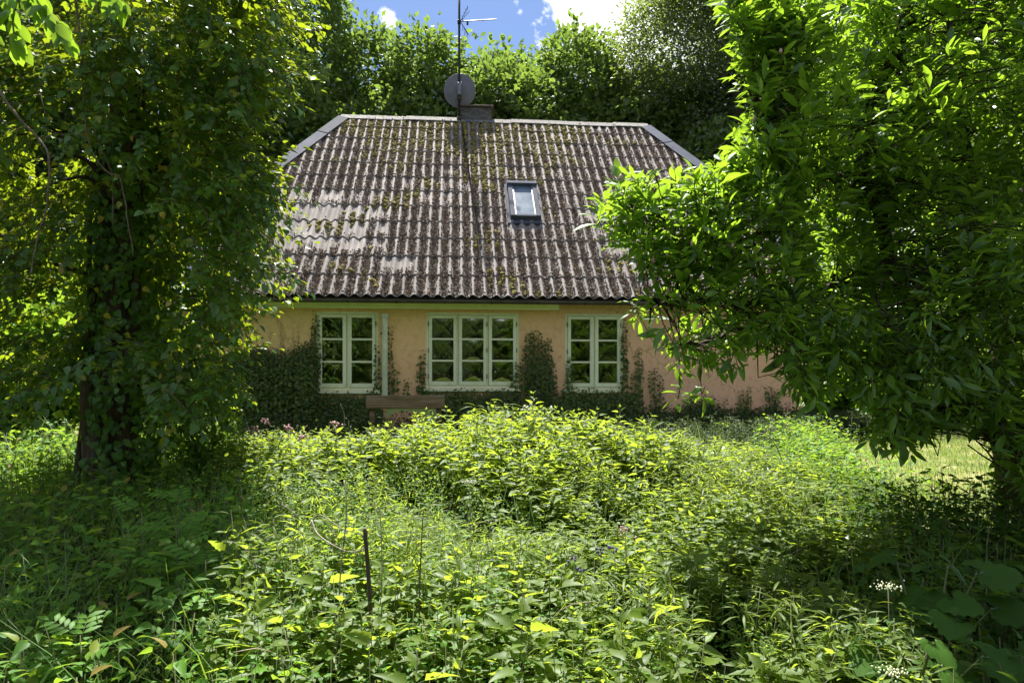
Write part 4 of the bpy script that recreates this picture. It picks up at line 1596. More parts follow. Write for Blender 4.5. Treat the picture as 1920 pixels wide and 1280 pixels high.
# hanging vine stems in front of the ivy tree
vines = [([(138, -20, 5.0), (150, 60, 5), (155, 140, 5), (160, 230, 5.02), (175, 290, 5), (205, 325, 5), (225, 335, 5), (238, 400, 5.05), (250, 480, 5.1)], .009, 'thin brown vine stem that hangs from the top and bends right above the dark hollow'),
         ([(166, -20, 5.15), (172, 60, 5.1), (168, 130, 5.1), (170, 220, 5.1), (200, 300, 5.1), (210, 330, 5.1), (212, 420, 5.1)], .007, 'thin vine stem beside the longest one in the ivy, hanging almost straight'),
         ([(-10, 160, 4.6), (30, 215, 4.6), (75, 265, 4.65), (92, 300, 4.6), (88, 380, 4.65), (70, 450, 4.7), (55, 520, 4.7)], .010, 'brown vine stem coming in at the left edge and curving down'),
         ([(80, 262, 4.65), (105, 250, 4.7), (125, 258, 4.75)], .006, 'short pale twig forking off the left vine stem')]
for pp, r_, lab in vines:
    pts = smooth_line([P(*p) for p in pp], 5)
    b0 = pts[-1].copy()
    o = G().add(*tube([p - b0 + Vector((random.uniform(-.006, .006), 0, 0)) for p in pts], np.linspace(r_, r_ * .5, len(pts)), 5)).build('vine_stem', M_twig)
    o.location = b0
    tag(o, lab, 'vine')

# branch that hangs into the top left corner, close to the camera
nb = P(60, -60, 2.6)
nbr = empty('overhanging_branch', nb)
tag(nbr, 'leafy branch with broad bright leaves hanging into the top left corner', 'branch')
lfm = [G().add(np.array(leaf([(.12, .15), (.35, .26), (.65, .24), (.85, .13)], .25, .2)[0]) * s_, leaf([(.12, .15), (.35, .26), (.65, .24), (.85, .13)])[1], tn).mesh('leaf', M_broad) for s_, tn in ((.07, .3), (.085, .6), (.06, .9))]
for (pp) in ([(60, -60), (40, -20), (25, 40), (30, 80)], [(60, -60), (80, 10), (105, 40), (120, 70)], [(60, -60), (150, -30), (205, -5), (225, 5)], [(60, -60), (-10, 20), (-20, 90)]):
    pts = smooth_line([P(*p, 2.6) for p in pp], 6)
    G().add(*tube([p - nb for p in pts], np.linspace(.006, .0025, len(pts)), 5)).build('twig', M_twig, nbr)
    for k, p in enumerate(pts[3:]):
        for q in range(2 if k % 2 else 1):
            o = link('leaf', random.choice(lfm), nbr)
            o.location = p - nb + Vector((random.uniform(-.01, .01), random.uniform(-.03, .03), 0))
            d = Vector((random.uniform(-1, 1), random.uniform(-.5, .5), random.uniform(-1.3, -.3))).normalized()
            x = d.cross(Vector((random.uniform(-.3, .3), -1, .6))).normalized()
            z = x.cross(d)
            o.rotation_euler = Matrix((x, d, z)).transposed().to_euler()

# ------------------------------------------------------------------ ivy on the wall


def wall_ivy(name, label, spans, density_, depth=0.05, lsize=.058, wob=.012, bottom_z=None):
    """spans: top outline [(px, py_top)], bottom py; shoots climb from the bottom to the outline"""
    outline, ybot = spans
    xs_ = [p[0] for p in outline]
    ys_ = [p[1] for p in outline]
    xm, zm = W((xs_[0] + xs_[-1]) / 2, ybot)
    root_l = Vector((xm, -0.02, max(zm, 0)))
    g = G()
    span = xs_[-1] - xs_[0]
    ns = max(2, int(span * density_ * (.75 if span > 75 else .42)))
    for k in range(ns):
        px = xs_[0] + span * (k + random.random()) / ns
        ytop = np.interp(px, xs_, ys_) + random.uniform(-3, 26 if span > 40 else 45) * random.random() ** .5
        if ytop >= ybot - 4:
            continue
        x, z1 = W(px, ytop)
        z0 = W(px, ybot)[1]
        dep = random.uniform(.012, depth)
        nseg = max(3, int((z1 - z0) / .05))
        ph = random.uniform(0, 6.28)
        zs = np.linspace(z0, z1, nseg + 1)
        tz = np.linspace(0, 1, nseg + 1)
        xsft = x + wob * np.sin(ph + zs * 7) * (1 - .3 * tz)
        ysft = -dep * (1 - tz ** 2 * .8) - .012
        pts = np.stack([xsft, ysft, zs], -1)
        g.add(*tube(pts, np.linspace(.004, .0015, nseg + 1), 3), .5, 1)
        stp = .024
        nl = max(3, int((z1 - z0) / stp))
        for q in range(nl):
            t_ = q / nl
            i = min(int(t_ * nseg), nseg)
            sd = 1 if q % 2 else -1
            p = pts[i] + np.array([sd * random.uniform(.006, .026), -random.uniform(0, .02 + depth * .25), random.uniform(0, (z1 - z0) / nseg)])
            p[1] = min(p[1], -.012)
            d = np.array([sd * random.uniform(.1, 1.0), random.uniform(-.35, .1), random.uniform(-1, .35)])
            up = np.array([random.gauss(0, .35), -1, random.uniform(0, .9)])
            s_ = lsize * random.uniform(.6, 1.2) * (1 - .55 * t_ ** 4)
            put(g, L_ivy, p, d, up, s_, random.uniform(0, .9) if random.random() > .015 else 1.0)
    v, f, t_, m_ = g.arrays()
    g2 = G().add(v - np.array(root_l), f, t_, m_)
    o = g2.build(name, [M_wallivy, M_twig])
    o.location = HM @ root_l
    o.rotation_euler = (0, 0, HANG)
    tag(o, label, 'ivy', 'ivy climbing the cottage wall')
    return o


random.seed(21)
wall_ivy('wall_ivy', 'dense dark ivy bank covering the wall left of the first window', ([(418, 690), (440, 655), (470, 650), (500, 645), (530, 652), (560, 645), (578, 635), (592, 640)], 812), .95, .30, .06)
wall_ivy('wall_ivy', 'thin bare-looking ivy tips reaching up the ochre wall above the dense bank', ([(482, 612), (500, 605), (512, 625), (532, 600), (548, 597), (562, 598), (574, 625)], 662), .10, .012, .018)
wall_ivy('wall_ivy', 'narrow ivy strand along the left edge of the first window', ([(584, 580), (590, 582), (597, 592), (600, 640)], 735), .45, .035)
wall_ivy('wall_ivy', 'low ivy below the first window', ([(590, 728), (620, 738), (640, 730), (670, 735), (700, 728), (716, 735)], 812), .8, .14, .058)
wall_ivy('wall_ivy', 'ivy strand between the first window and the white downpipe', ([(703, 650), (709, 640), (713, 700)], 745), .6, .03)
wall_ivy('wall_ivy', 'ivy strand climbing just right of the white downpipe', ([(729, 590), (733, 590), (736, 650), (742, 690), (746, 725)], 760), .42, .03)
wall_ivy('wall_ivy', 'small ivy spray leaning left between the downpipe and the middle window', ([(755, 690), (762, 684), (770, 712), (780, 740)], 765), .25, .02)
wall_ivy('wall_ivy', 'small pointed ivy strand touching the left edge of the middle window', ([(783, 690), (791, 655), (797, 668), (800, 730)], 745), .5, .03)
wall_ivy('wall_ivy', 'dark ivy band running along below the middle window', ([(796, 728), (830, 731), (870, 727), (900, 733), (940, 727), (975, 728)], 812), .9, .14, .058)
wall_ivy('wall_ivy', 'small ivy strand on the lower right edge of the middle window', ([(963, 672), (970, 670), (977, 690)], 735), .5, .04)
wall_ivy('wall_ivy', 'tall full ivy column between the middle and the right window', ([(981, 670), (986, 625), (993, 609), (1002, 622), (1010, 606), (1018, 640), (1026, 622), (1034, 640), (1040, 690)], 805), .75, .07)
wall_ivy('wall_ivy', 'ivy strand overlapping the left edge of the right window', ([(1056, 700), (1060, 655), (1065, 645), (1071, 680), (1074, 720)], 745), .45, .04)
wall_ivy('wall_ivy', 'low ivy band below the right window', ([(1045, 735), (1070, 728), (1110, 728), (1150, 728), (1180, 725), (1195, 738)], 812), .9, .12, .058)
wall_ivy('wall_ivy', 'narrow dark ivy strand along the right edge of the right window', ([(1166, 590), (1170, 588), (1174, 592)], 735), .6, .04)
wall_ivy('wall_ivy', 'pointed ivy column just right of the right window', ([(1186, 690), (1191, 646), (1198, 642), (1205, 690)], 812), .55, .05)
wall_ivy('wall_ivy', 'slim ivy strand on the pink wall, second right of the right window', ([(1220, 682), (1226, 674), (1234, 700)], 812), .5, .04)
wall_ivy('wall_ivy', 'short slim ivy strand beside the hanging branch on the pink wall', ([(1238, 702), (1244, 688), (1252, 720)], 812), .4, .03)
wall_ivy('wall_ivy', 'broad low ivy clump under the overhanging tree on the pink wall', ([(1262, 770), (1300, 745), (1320, 738), (1345, 745), (1352, 770)], 815), .5, .08)
wall_ivy('wall_ivy', 'forked ivy strand to the right of the broad clump on the pink wall', ([(1355, 745), (1362, 735), (1368, 760)], 815), .4, .03)
wall_ivy('wall_ivy', 'ivy strand with a bushy base, second from the right corner of the cottage', ([(1380, 735), (1392, 715), (1405, 718), (1410, 760), (1420, 800)], 815), .45, .04)
wall_ivy('wall_ivy', 'ivy strand nearest the right corner of the cottage', ([(1432, 730), (1445, 712), (1458, 722), (1462, 760)], 815), .45, .04)


# ------------------------------------------------------------------ nettles
def nettle(seed, H=.9, detail=True, nn=11, bare=.25):
    r = np.random.default_rng(seed)
    g = G()
    lf = L_nettle if detail else L_nettle_lo
    bx, by = r.normal(0, .07, 2)
    sp = lambda t: np.array([bx * t * t, by * t * t, H * t])
    g.add(*tube([sp(t) for t in np.linspace(0, 1, 5)], np.linspace(.0045, .0018, 5), 4 if detail else 3), .5, 1)
    a0 = r.uniform(0, 3.14)
    for k in range(nn):
        t = bare + (1 - bare) * (k / (nn - 1)) ** .9
        Ls = .135 * (1 - ((t - .62) / .75) ** 2) if t < .85 else .115 - .075 * (t - .85) / .15
        Ls = max(.025, Ls) * r.uniform(.85, 1.15)
        for sd in (0, 1):
            az = a0 + k * math.pi / 2 + sd * math.pi + r.uniform(-.25, .25)
            el = R(-14 + 62 * max(0, (t - .55) / .45) + r.uniform(-22, 22))
            d = np.array([math.cos(az) * math.cos(el), math.sin(az) * math.cos(el), math.sin(el)])
            up = np.array([-d[0] * d[2], -d[1] * d[2], 1 - d[2] ** 2]) + r.normal(0, .34, 3)
            pet = Ls * .28
            p = sp(t) + d * pet
            if detail:
                g.add(*tube([sp(t), p], .0014, 3), .5, 1)
            put(g, lf, p, d, up, Ls, r.uniform(.1, .9) * (.6 + .4 * t), 0, ws=r.uniform(.9, 1.15))
    # tiny top leaves
    for k in range(4):
        az = a0 + k * 1.57
        d = np.array([math.cos(az) * .6, math.sin(az) * .6, .8])
        put(g, lf, sp(1), d, np.array([-d[0], -d[1], 1]), .028, .9)
    return g


NV = 8
net_mesh = [nettle(600 + k, .85 + .02 * k).mesh('nettle', [M_nettle, M_stem]) for k in range(NV)]
net_lo = [nettle(700 + k, .9, False, 11).arrays() for k in range(8)]


def veg_height(x, y):
    """height of the thicket above the ground"""
    h = np.interp(y, [2.0, 2.6, 3.2, 4.2, 5.0, 6.2, 7.4], [.46, .52, .54, .52, .54, .69, .60])
    h = h + .07 * np.sin(x * 1.7 + y * 1.1) * np.clip((y - 2) / 2, .3, 1)
    h = h - .18 * np.exp(-((x - .25) / .8) ** 2 - ((y - 4.4) / .55) ** 2)      # hollow in front of the mound
    h = h - np.clip((x - .7) * .13, 0, .34)
    h = h - np.clip((-x - 1.9) * .2, 0, .25)
    return h


# region that the thicket covers (ground plan)
def in_thicket(x, y):
    left = np.interp(y, [1.8, 3, 4, 5, 6, 7.5], [-.75, -1.3, -1.55, -1.9, -2.5, -3.3])
    right = np.interp(y, [1.8, 2.6, 3.4, 4.5, 5.5, 6.6, 7.5], [1.2, 1.6, 2.1, 2.75, 3.1, 3.0, 2.7])
    return (x > left) & (x < right)


def scatter_net(n_, ymin, ymax):
    X, Y = [], []
    while len(X) < n_:
        y = rng.uniform(ymin, ymax, 4000)
        x = rng.uniform(-3.5, 3.6, 4000)
        k = in_thicket(x, y)
        q = nz3(np.stack([x, y, 0 * x], -1), 2.3)
        k &= q > rng.normal(-.42, .12, len(x))
        X += x[k].tolist()
        Y += y[k].tolist()
    return np.array(X[:n_]), np.array(Y[:n_])


NG = 'stinging nettles of the thicket in front of the cottage'
nx_, ny_ = scatter_net(215, 2.15, 4.4)
nx2, ny2 = scatter_net(85, 5.8, 7.4)
nx_, ny_ = np.concatenate([nx_, nx2]), np.concatenate([ny_, ny2])
for k, (x, y) in enumerate(zip(nx_, ny_)):
    o = link('nettle_plant', net_mesh[k % NV])
    h = float(veg_height(x, y)) * random.choice((random.uniform(.8, 1.1), random.uniform(1.0, 1.22)))
    s_ = h / .9
    o.location = (x, y, float(ground_z(x, y)))
    o.rotation_euler = (random.gauss(0, .06), random.gauss(0, .06), random.uniform(0, 6.28))
    w_ = max(s_, .78) * random.uniform(.9, 1.1)
    o.scale = (w_, w_, s_)
    pxx = 960 + 1280 * x / y
    col = ('beside the shade at left' if pxx < 560 else 'around the old stake left of centre' if pxx < 800 else
           'straight below the middle window' if pxx < 1010 else 'straight below the right window' if pxx < 1240 else 'beside the overhanging tree')
    row = ('low broad nettle in the near front', 'upright mid-distance nettle', 'sunlit nettle tip on the far crest')[0 if y < 3.1 else 1 if y < 4.5 else 2]
    tag(o, row + ', ' + col, 'nettle', NG)
nx_, ny_ = scatter_net(1750, 2.5, 7.6)
n_ = len(nx_)
h = veg_height(nx_, ny_) * rng.uniform(.62, 1.1, n_)
az = rng.uniform(0, 6.28, n_)
w_ = rng.uniform(.85, 1.15, n_) * np.clip(h / .9, .8, 1.2)
M = np.zeros((n_, 3, 3))
M[:, 0, 0] = np.cos(az) * w_
M[:, 0, 1] = -np.sin(az) * w_
M[:, 1, 0] = np.sin(az) * w_
M[:, 1, 1] = np.cos(az) * w_
M[:, 2, 2] = h / .9
M[:, 0, 2] = rng.normal(0, .07, n_)
M[:, 1, 2] = rng.normal(0, .07, n_)
pos = np.stack([nx_, ny_, ground_z(nx_, ny_)], -1)
g = G()
wh = rng.integers(0, 8, n_)
tt = rng.normal(0, .1, n_)
for k in range(8):
    s_ = wh == k
    g.inst(net_lo[k], M[s_], pos[s_], tt[s_])
tag(g.build('nettle_thicket', [M_nettle, M_stem]), 'dense sunlit mass of stinging nettles between garden and cottage', 'nettles', kind='stuff')

# ------------------------------------------------------------------ herbs, cleavers, grass
herb_leaf = G()
for sd in range(5):
    pass


def herb(seed, H=.35, n_leaf=16, size=.05, lf=L_nettle_lo, spread=.1):
    r = np.random.default_rng(seed)
    g = G()
    g.add(*tube([(0, 0, 0), (r.normal(0, .03), r.normal(0, .03), H)], [.003, .0015], 3), .5, 1)
    for k in range(n_leaf):
        t = r.uniform(.25, 1.0)
        az = r.uniform(0, 6.28)
        el = R(r.uniform(-25, 45))
        d = np.array([math.cos(az) * math.cos(el), math.sin(az) * math.cos(el), math.sin(el)])
        put(g, lf, np.array([0, 0, H * t]) + d * spread * r.uniform(.15, .8), d, np.array([0, 0, 1]) + r.normal(0, .3, 3), size * r.uniform(.6, 1.3), r.uniform(.1, .95) if r.random() > .01 else 1)
    return g.arrays()


HB = [herb(800 + k, .30) for k in range(6)]
HBF = [herb(820 + k, .5, 46, .026, L_simple, .11) for k in range(6)]           # fine-leaved cleavers


def place_flat(tms, x, y, sc, mats, name, label, cat, zoff=0., extra=None):
    n_ = len(x)
    az = rng.uniform(0, 6.28, n_)
    M = np.zeros((n_, 3, 3))
    M[:, 0, 0] = np.cos(az) * sc
    M[:, 0, 1] = -np.sin(az) * sc
    M[:, 1, 0] = np.sin(az) * sc
    M[:, 1, 1] = np.cos(az) * sc
    M[:, 2, 2] = sc
    M[:, 0, 2] = rng.normal(0, .12, n_) * sc
    M[:, 1, 2] = rng.normal(0, .12, n_) * sc
    pos = np.stack([x, y, ground_z(x, y) + zoff], -1)
    g = G()
    wh = rng.integers(0, len(tms), n_)
    tt = rng.normal(0, .12, n_)
    for k in range(len(tms)):
        s_ = wh == k
        g.inst(tms[k], M[s_], pos[s_], tt[s_])
    return tag(g.build(name, mats), label, cat, kind='stuff')


# left undergrowth under the ivy tree
n_ = 4200
y = rng.uniform(1.7, 9.5, n_)
x = rng.uniform(-8.5, -.6, n_)
lim = np.interp(y, [1.8, 3, 4, 5, 6, 7.5, 9.5], [-.6, -1.15, -1.45, -1.8, -2.4, -3.2, -4.0])
k = (x < lim) & (x > -y * .82 - .5)
x, y = x[k], y[k]
place_flat(HB, x, y, rng.uniform(.8, 1.7, len(x)), [M_herb, M_stem], 'undergrowth', 'low leafy undergrowth around the foot of the ivied trunk', 'undergrowth')
# right undergrowth under the broad-leaved tree
n_ = 1500
y = rng.uniform(1.9, 5.4, n_)
x = rng.uniform(1.0, 5.0, n_)
lim = np.interp(y, [1.8, 2.6, 3.4, 4.5, 5.5], [.9, 1.3, 1.7, 2.2, 2.7])
k = (x > lim) & (x < y * .84 + .4)
x, y = x[k], y[k]
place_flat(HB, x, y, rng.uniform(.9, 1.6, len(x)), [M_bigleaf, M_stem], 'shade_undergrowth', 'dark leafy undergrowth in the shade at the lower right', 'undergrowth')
# low plants along the wall foot
n_ = 900
x = rng.uniform(-5, 6.2, n_)
y = 10.2 + .08 * x + rng.uniform(-2.2, .35, n_) * rng.uniform(0, 1, n_)
k = (x < 2.6) | (y > 9.2)
x, y = x[k], y[k]
place_flat(HB, x, y, rng.uniform(.6, 1.25, len(x)), [M_painted_shade, M_stem], 'wall_foot_plants', 'low plants with shade put into their leaf colour along the foot of the cottage wall', 'undergrowth')
n_ = 1900
x = rng.uniform(1.2, 5.9, n_)
y = 10.4 + .08 * x - rng.uniform(0.0, 1.0, n_) ** 1.1 * np.interp(x, [1.2, 2.8, 3.6, 4.4, 5.9], [2.6, 3.0, 1.7, 1.1, .9])
place_flat(HB, x, y, rng.uniform(.6, 1.15, n_), [M_painted_shade, M_stem], 'weeds_painted_shade', 'tall weeds, shade painted into their leaf colour, crowding the foot of the pink wall at right', 'undergrowth')
n_ = 520
y = rng.uniform(6.0, 9.4, n_)
x = np.interp(y, [6, 7.5, 9.4], [3.1, 3.3, 3.9]) + rng.normal(0, .28, n_)
place_flat(HB, x, y, rng.uniform(.5, 1.35, n_), [M_herb, M_stem], 'lawn_edge_weeds', 'ragged green weeds along the near edge of the sunny lawn', 'weeds')
n_ = 260
y = rng.uniform(6.0, 11, n_)
x = rng.uniform(3.4, 8.5, n_)
place_flat(HB, x, y, rng.uniform(.2, .45, n_), [M_herb, M_stem], 'lawn_weeds', 'small weeds dotted over the sunny lawn', 'weeds')
# cleavers and fine weeds, centre left and front
n_ = 520
y = rng.uniform(1.9, 5.6, n_)
x = rng.normal(-.75, .55, n_) * (y / 3.6)
k = (x > -y * .55) & (x < 1.6)
x, y = x[k], y[k]
sc = veg_height(x, y) / .5 * rng.uniform(.6, 1.1, len(x))
place_flat(HBF, x, y, sc, [M_herb, M_stem], 'cleavers', 'tangle of fine pale green cleavers at the centre left of the thicket', 'weeds')
# upright narrow-leaved weeds, in loose colonies
LN = leaf([(.2, .05), (.5, .07), (.8, .04)], .3, .45)
WH_H = [herb(860 + k, .62, 40, .085, LN, .05) for k in range(6)]
cx, cy = rng.uniform(-1.4, 2.4, 34), rng.uniform(2.1, 6.6, 34)
x = np.repeat(cx, 13) + rng.normal(0, .17, 34 * 13)
y = np.repeat(cy, 13) + rng.normal(0, .17, 34 * 13)
k = in_thicket(x, y)
x, y = x[k], y[k]
place_flat(WH_H, x, y, veg_height(x, y) / .62 * rng.uniform(.8, 1.3, len(x)), [M_nettle, M_stem], 'narrow_leaved_weeds', 'upright weeds with narrow leaves standing in colonies through the thicket', 'weeds')
n_ = 420
y = rng.uniform(1.8, 4.2, n_)
x = rng.uniform(-.5, 1.9, n_) * (y / 2.6)
place_flat(HBF, x, y, veg_height(x, y) / .5 * rng.uniform(.35, 1.0, n_), [M_herb, M_stem], 'fine_weeds', 'small-leaved weeds filling the gaps at the near front of the thicket', 'weeds')
# floor of low leaves everywhere in front
n_ = 1100
y = rng.uniform(1.6, 5.5, n_)
x = rng.uniform(-1, 1, n_) * (y * .8)
place_flat(HB, x, y, rng.uniform(.4, .8, n_), [M_painted_shade, M_stem], 'ground_leaves', 'short leafy plants covering the ground between the nettles', 'undergrowth')  # leaf colour darkened to paint shade into the gaps


def blade(seed, H, w, bend):
    r = np.random.default_rng(seed)
    v, f = [], []
    N = 4
    for k in range(N + 1):
        t = k / N
        ww = w * (1 - t) ** .7 + .0004
        y_ = bend * t * t
        z_ = H * t * (1 - .25 * bend / H * t)
        v += [(-ww, y_, z_), (ww, y_, z_)]
    for k in range(N):
        a = k * 2
        f += [(a, a + 1, a + 3), (a, a + 3, a + 2)]
    return G().add(v, f, .5).arrays()


BL = [blade(1, .45, .0035, .16), blade(2, .55, .003, .30), blade(3, .35, .004, .10), blade(4, .60, .0028, .42)]
BS = [blade(5, .07, .0028, .03), blade(6, .05, .003, .04), blade(7, .10, .0024, .05)]


def blades(tms, x, y, sc, mat, name, label, cat):
    g = G()
    n_ = len(x)
    az = rng.uniform(0, 6.28, n_)
    M = np.zeros((n_, 3, 3))
    M[:, 0, 0] = np.cos(az) * sc
    M[:, 0, 1] = -np.sin(az) * sc
    M[:, 1, 0] = np.sin(az) * sc
    M[:, 1, 1] = np.cos(az) * sc
    M[:, 2, 2] = sc
    pos = np.stack([x, y, ground_z(x, y)], -1)
    wh = rng.integers(0, len(tms), n_)
    tt = rng.uniform(-.45, .48, n_)
    for k in range(len(tms)):
        s_ = wh == k
        g.inst(tms[k], M[s_], pos[s_], tt[s_])
    return tag(g.build(name, mat), label, cat, kind='stuff')


# tall grass: left side, in tufts
tx, ty = rng.uniform(-7.5, -.6, 480), rng.uniform(1.8, 9.5, 480)
lim = np.interp(ty, [1.8, 3, 4, 5, 6, 7.5, 9.5], [-.5, -1.0, -1.3, -1.7, -2.3, -3.2, -4.0])
k = (tx < lim) & (tx > -ty * .82 - .4)
tx, ty = tx[k], ty[k]
rep = 26
x = np.repeat(tx, rep) + rng.normal(0, .07, len(tx) * rep)
y = np.repeat(ty, rep) + rng.normal(0, .07, len(tx) * rep)
blades(BL, x, y, rng.uniform(.6, 1.35, len(x)), M_grass, 'tall_grass', 'long arching grass in the shade at the lower left', 'grass')
# grass among the thicket
tx, ty = rng.uniform(-1.5, 2.8, 150), rng.uniform(3.0, 7.6, 150)
x = np.repeat(tx, 5) + rng.normal(0, .06, 750)
y = np.repeat(ty, 5) + rng.normal(0, .06, 750)
blades(BL, x, y, rng.uniform(.8, 1.35, len(x)), M_grass, 'thicket_grass', 'thin grass stems standing among the nettles', 'grass')
# short lawn
n_ = 42000
x, y = rng.uniform(2.3, 9.3, n_), rng.uniform(5.5, 12.3, n_)
blades(BS, x, y, rng.uniform(.6, 1.4, n_), M_lawn, 'lawn_grass', 'short yellowish mown grass of the sunny lawn at right', 'grass')
# meadow behind the ivied trunk
n_ = 16000
y = rng.uniform(6.2, 11, n_)
x = rng.uniform(-9.5, -3.6, n_)
blades([BS[2], BL[2]], x, y, rng.uniform(.8, 1.3, n_), M_grass, 'meadow_grass', 'sunlit meadow grass behind the ivied trunk at left', 'grass')

# dry straw-coloured stalks standing in the thicket
g = G()
sx_, sy_ = scatter_net(70, 2.2, 6.8)
for x, y in zip(sx_, sy_):
    h_ = float(veg_height(x, y)) * random.uniform(.7, 1.25)
    z_ = float(ground_z(x, y))
    lx, ly = random.gauss(0, .12), random.gauss(0, .12)
    g.add(*tube(smooth_line([(x, y, z_), (x + lx * .3, y + ly * .3, z_ + h_ * .5), (x + lx, y + ly, z_ + h_ * .9), (x + lx * 1.6, y + ly * 1.6, z_ + h_)], 3), np.linspace(.0028, .0012, 10), 3))
tag(g.build('dry_stalks', M_deadstem), 'thin dry straw-coloured stalks scattered through the thicket', 'stalks', kind='stuff')

# ------------------------------------------------------------------ big-leaved plants lower right
N = 14


def big_leaf_mesh(seed):
    r = np.random.default_rng(seed)
    g = G()
    rings = [0, .35, .7, 1.0]
    v, f = [(0, .05, 0)], []
    for ri, rr in enumerate(rings[1:]):
        for k in range(2 * N):
            a = math.pi * 2 * k / (2 * N)
            rad = rr * (.5 + .08 * math.cos(a * 3)) * (1 + (.05 if (k % 2 and ri == 2) else 0))
            if abs(a - 1.5 * math.pi) < .35:
                rad *= .45
            z_ = .09 * rr * math.cos(a * N / 1.0) * .35 + .10 * rr ** 2 * (1 if ri < 2 else .2) - .12 * rr ** 2 * (math.sin(a) > 0) * abs(math.sin(a)) + r.normal(0, .008)
            v.append((rad * math.cos(a), .32 + rad * 1.1 * math.sin(a) - (.27 * (1 - rr)), z_))
    for k in range(2 * N):
        f.append((0, 1 + k, 1 + (k + 1) % (2 * N)))
    for ri in range(2):
        b0 = 1 + ri * 2 * N
        for k in range(2 * N):
            k1 = (k + 1) % (2 * N)
            f += [(b0 + k, b0 + 2 * N + k, b0 + 2 * N + k1), (b0 + k, b0 + 2 * N + k1, b0 + k1)]
    g.add(v, f, r.uniform(.2, .8))
    return g.mesh('leaf', M_bigleaf)


BLM = [big_leaf_mesh(k) for k in range(4)]
random.seed(5)
big = [((1745, 1065), 2.9, 'big round-leaved plant at the lower right whose top leaves catch light', 7, .16),
       ((1700, 1150), 2.5, 'big round-leaved plant low at right, its leaves turned towards the viewer', 6, .14),
       ((1850, 1130), 2.7, 'big round-leaved plant at the right edge below the trunk', 7, .15),
       ]
for (pp, Y, lab, nl, sz) in big:
    c0 = P(*pp, Y)
    zgd = float(ground_z(c0.x, Y))
    root = empty('butterbur_plant', (c0.x, Y, zgd))
    tag(root, lab, 'plant', 'big round-leaved plants at the lower right')
    hh_ = max(.25, c0.z - zgd)
    for k in range(nl):
        a = k * 2.4 + random.uniform(-.4, .4)
        rr = random.uniform(.08, .26)
        tipp = Vector((math.cos(a) * rr, math.sin(a) * rr, hh_ * random.uniform(.62, 1.05)))
        G().add(*tube(smooth_line([(0, 0, 0), tuple(tipp * .5 + Vector((0, 0, .06))), tuple(tipp)], 4), np.linspace(.007, .004, 9), 5)).build('leaf_stalk', M_stem, root)
        o = link('leaf', BLM[k % 4], root)
        d = Vector((math.cos(a), math.sin(a) - .5, random.uniform(-.6, .0))).normalized()
        up = Vector((random.uniform(-.3, .3), -.55, 1))
        x = d.cross(up).normalized()
        z = x.cross(d)
        o.location = tipp
        o.rotation_euler = Matrix((x, d, z)).transposed().to_euler()
        s_ = sz * random.uniform(.8, 1.2)
        o.scale = (s_, s_, s_)

# ash seedlings with feather leaves, lower left


def compound(seed, nl=4):
    r = np.random.default_rng(seed)
    g = G()
    g.add(*tube([(0, 0, 0), (0, .5, .02), (0, 1, -.08)], [.008, .006, .004], 3), .5, 1)
    lf = leaf([(.2, .13), (.5, .20), (.8, .11)], .25, .2)
    for k in range(nl):
        t = .3 + .6 * k / nl
        for sd in (-1, 1):
            put(g, lf, (0, t, 0), (sd * .9, .55, .05), (0, 0, 1), .36, r.uniform(.3, .95))
    put(g, lf, (0, .95, -.05), (0, 1, -.1), (0, 0, 1), .38, .9)
    return g.mesh('feather_leaf', [M_herb, M_stem])


CM = [compound(k) for k in range(3)]
seedl = [((335, 930), 3.6, 'ash seedling with feather leaves close to the ivied trunk'), ((330, 985), 3.3, 'bright feather-leaved ash seedling in the middle of the group at left'),
         ((385, 1050), 3.1, 'ash seedling on the edge of the sunlit nettles at left'), ((345, 1140), 2.8, 'lowest ash seedling at left'), ((265, 960), 3.5, 'ash seedling leaning left below the trunk'),
         ((150, 1190), 2.6, 'small seedling in the dark lower left corner')]
for (pp, Y, lab) in seedl:
    c0 = P(*pp, Y)
    zgd = float(ground_z(c0.x, Y))
    root = empty('ash_seedling', (c0.x, Y, zgd))
    tag(root, lab, 'seedling', 'ash seedlings at the lower left')
    hh_ = max(.2, c0.z - zgd)
    G().add(*tube([(0, 0, 0), (.01, 0, hh_ * .5), (0, 0, hh_)], [.005, .004, .002], 5)).build('stem', M_stem, root)
    for k in range(7):
        a = k * 1.57 + random.uniform(-.4, .4)
        o = link('feather_leaf', CM[k % 3], root)
        d = Vector((math.cos(a), math.sin(a), random.uniform(.0, .5))).normalized()
        x = d.cross(Vector((0, -.3, 1))).normalized()
        z = x.cross(d)
        o.location = (0, 0, hh_ * (.55 + .45 * k / 6))
        o.rotation_euler = Matrix((x, d, z)).transposed().to_euler()
        s_ = random.uniform(.15, .21)
        o.scale = (s_, s_, s_)

# sunlit seedlings with broad leaves on the ivy tree's right foot
root = empty('elder_bush', (P(400, 800, 6.6).x, 6.6, float(ground_z(-2.9, 6.6))))
tag(root, 'bright backlit bush of light green leaves between the ivied trunk and the cottage', 'bush')
gc = G()
sp2 = sample_poly([(300, 700), (420, 735), (440, 800), (425, 850), (380, 900), (300, 900), (270, 800)], 300, 6.3, 7.1)[:, :3]
pos = sp2 - np.array(root.location)
cs_ = G().add(*[x for x in (CM[0] and (leaf([(.12, .15), (.35, .24), (.65, .22), (.85, .12)], .2, .2)))]).arrays()
for p in pos:
    for q in range(7):
        put(gc, L_nettle_lo, p + rng.normal(0, .04, 3), rng.normal(0, 1, 3) * np.array([1, 1, .5]), np.array([0, 0, 1]) + rng.normal(0, .35, 3), rng.uniform(.05, .09), rng.uniform(.4, .95))
o = gc.build('foliage', [M_broad], root)
o['kind'] = 'stuff'
gb = G()
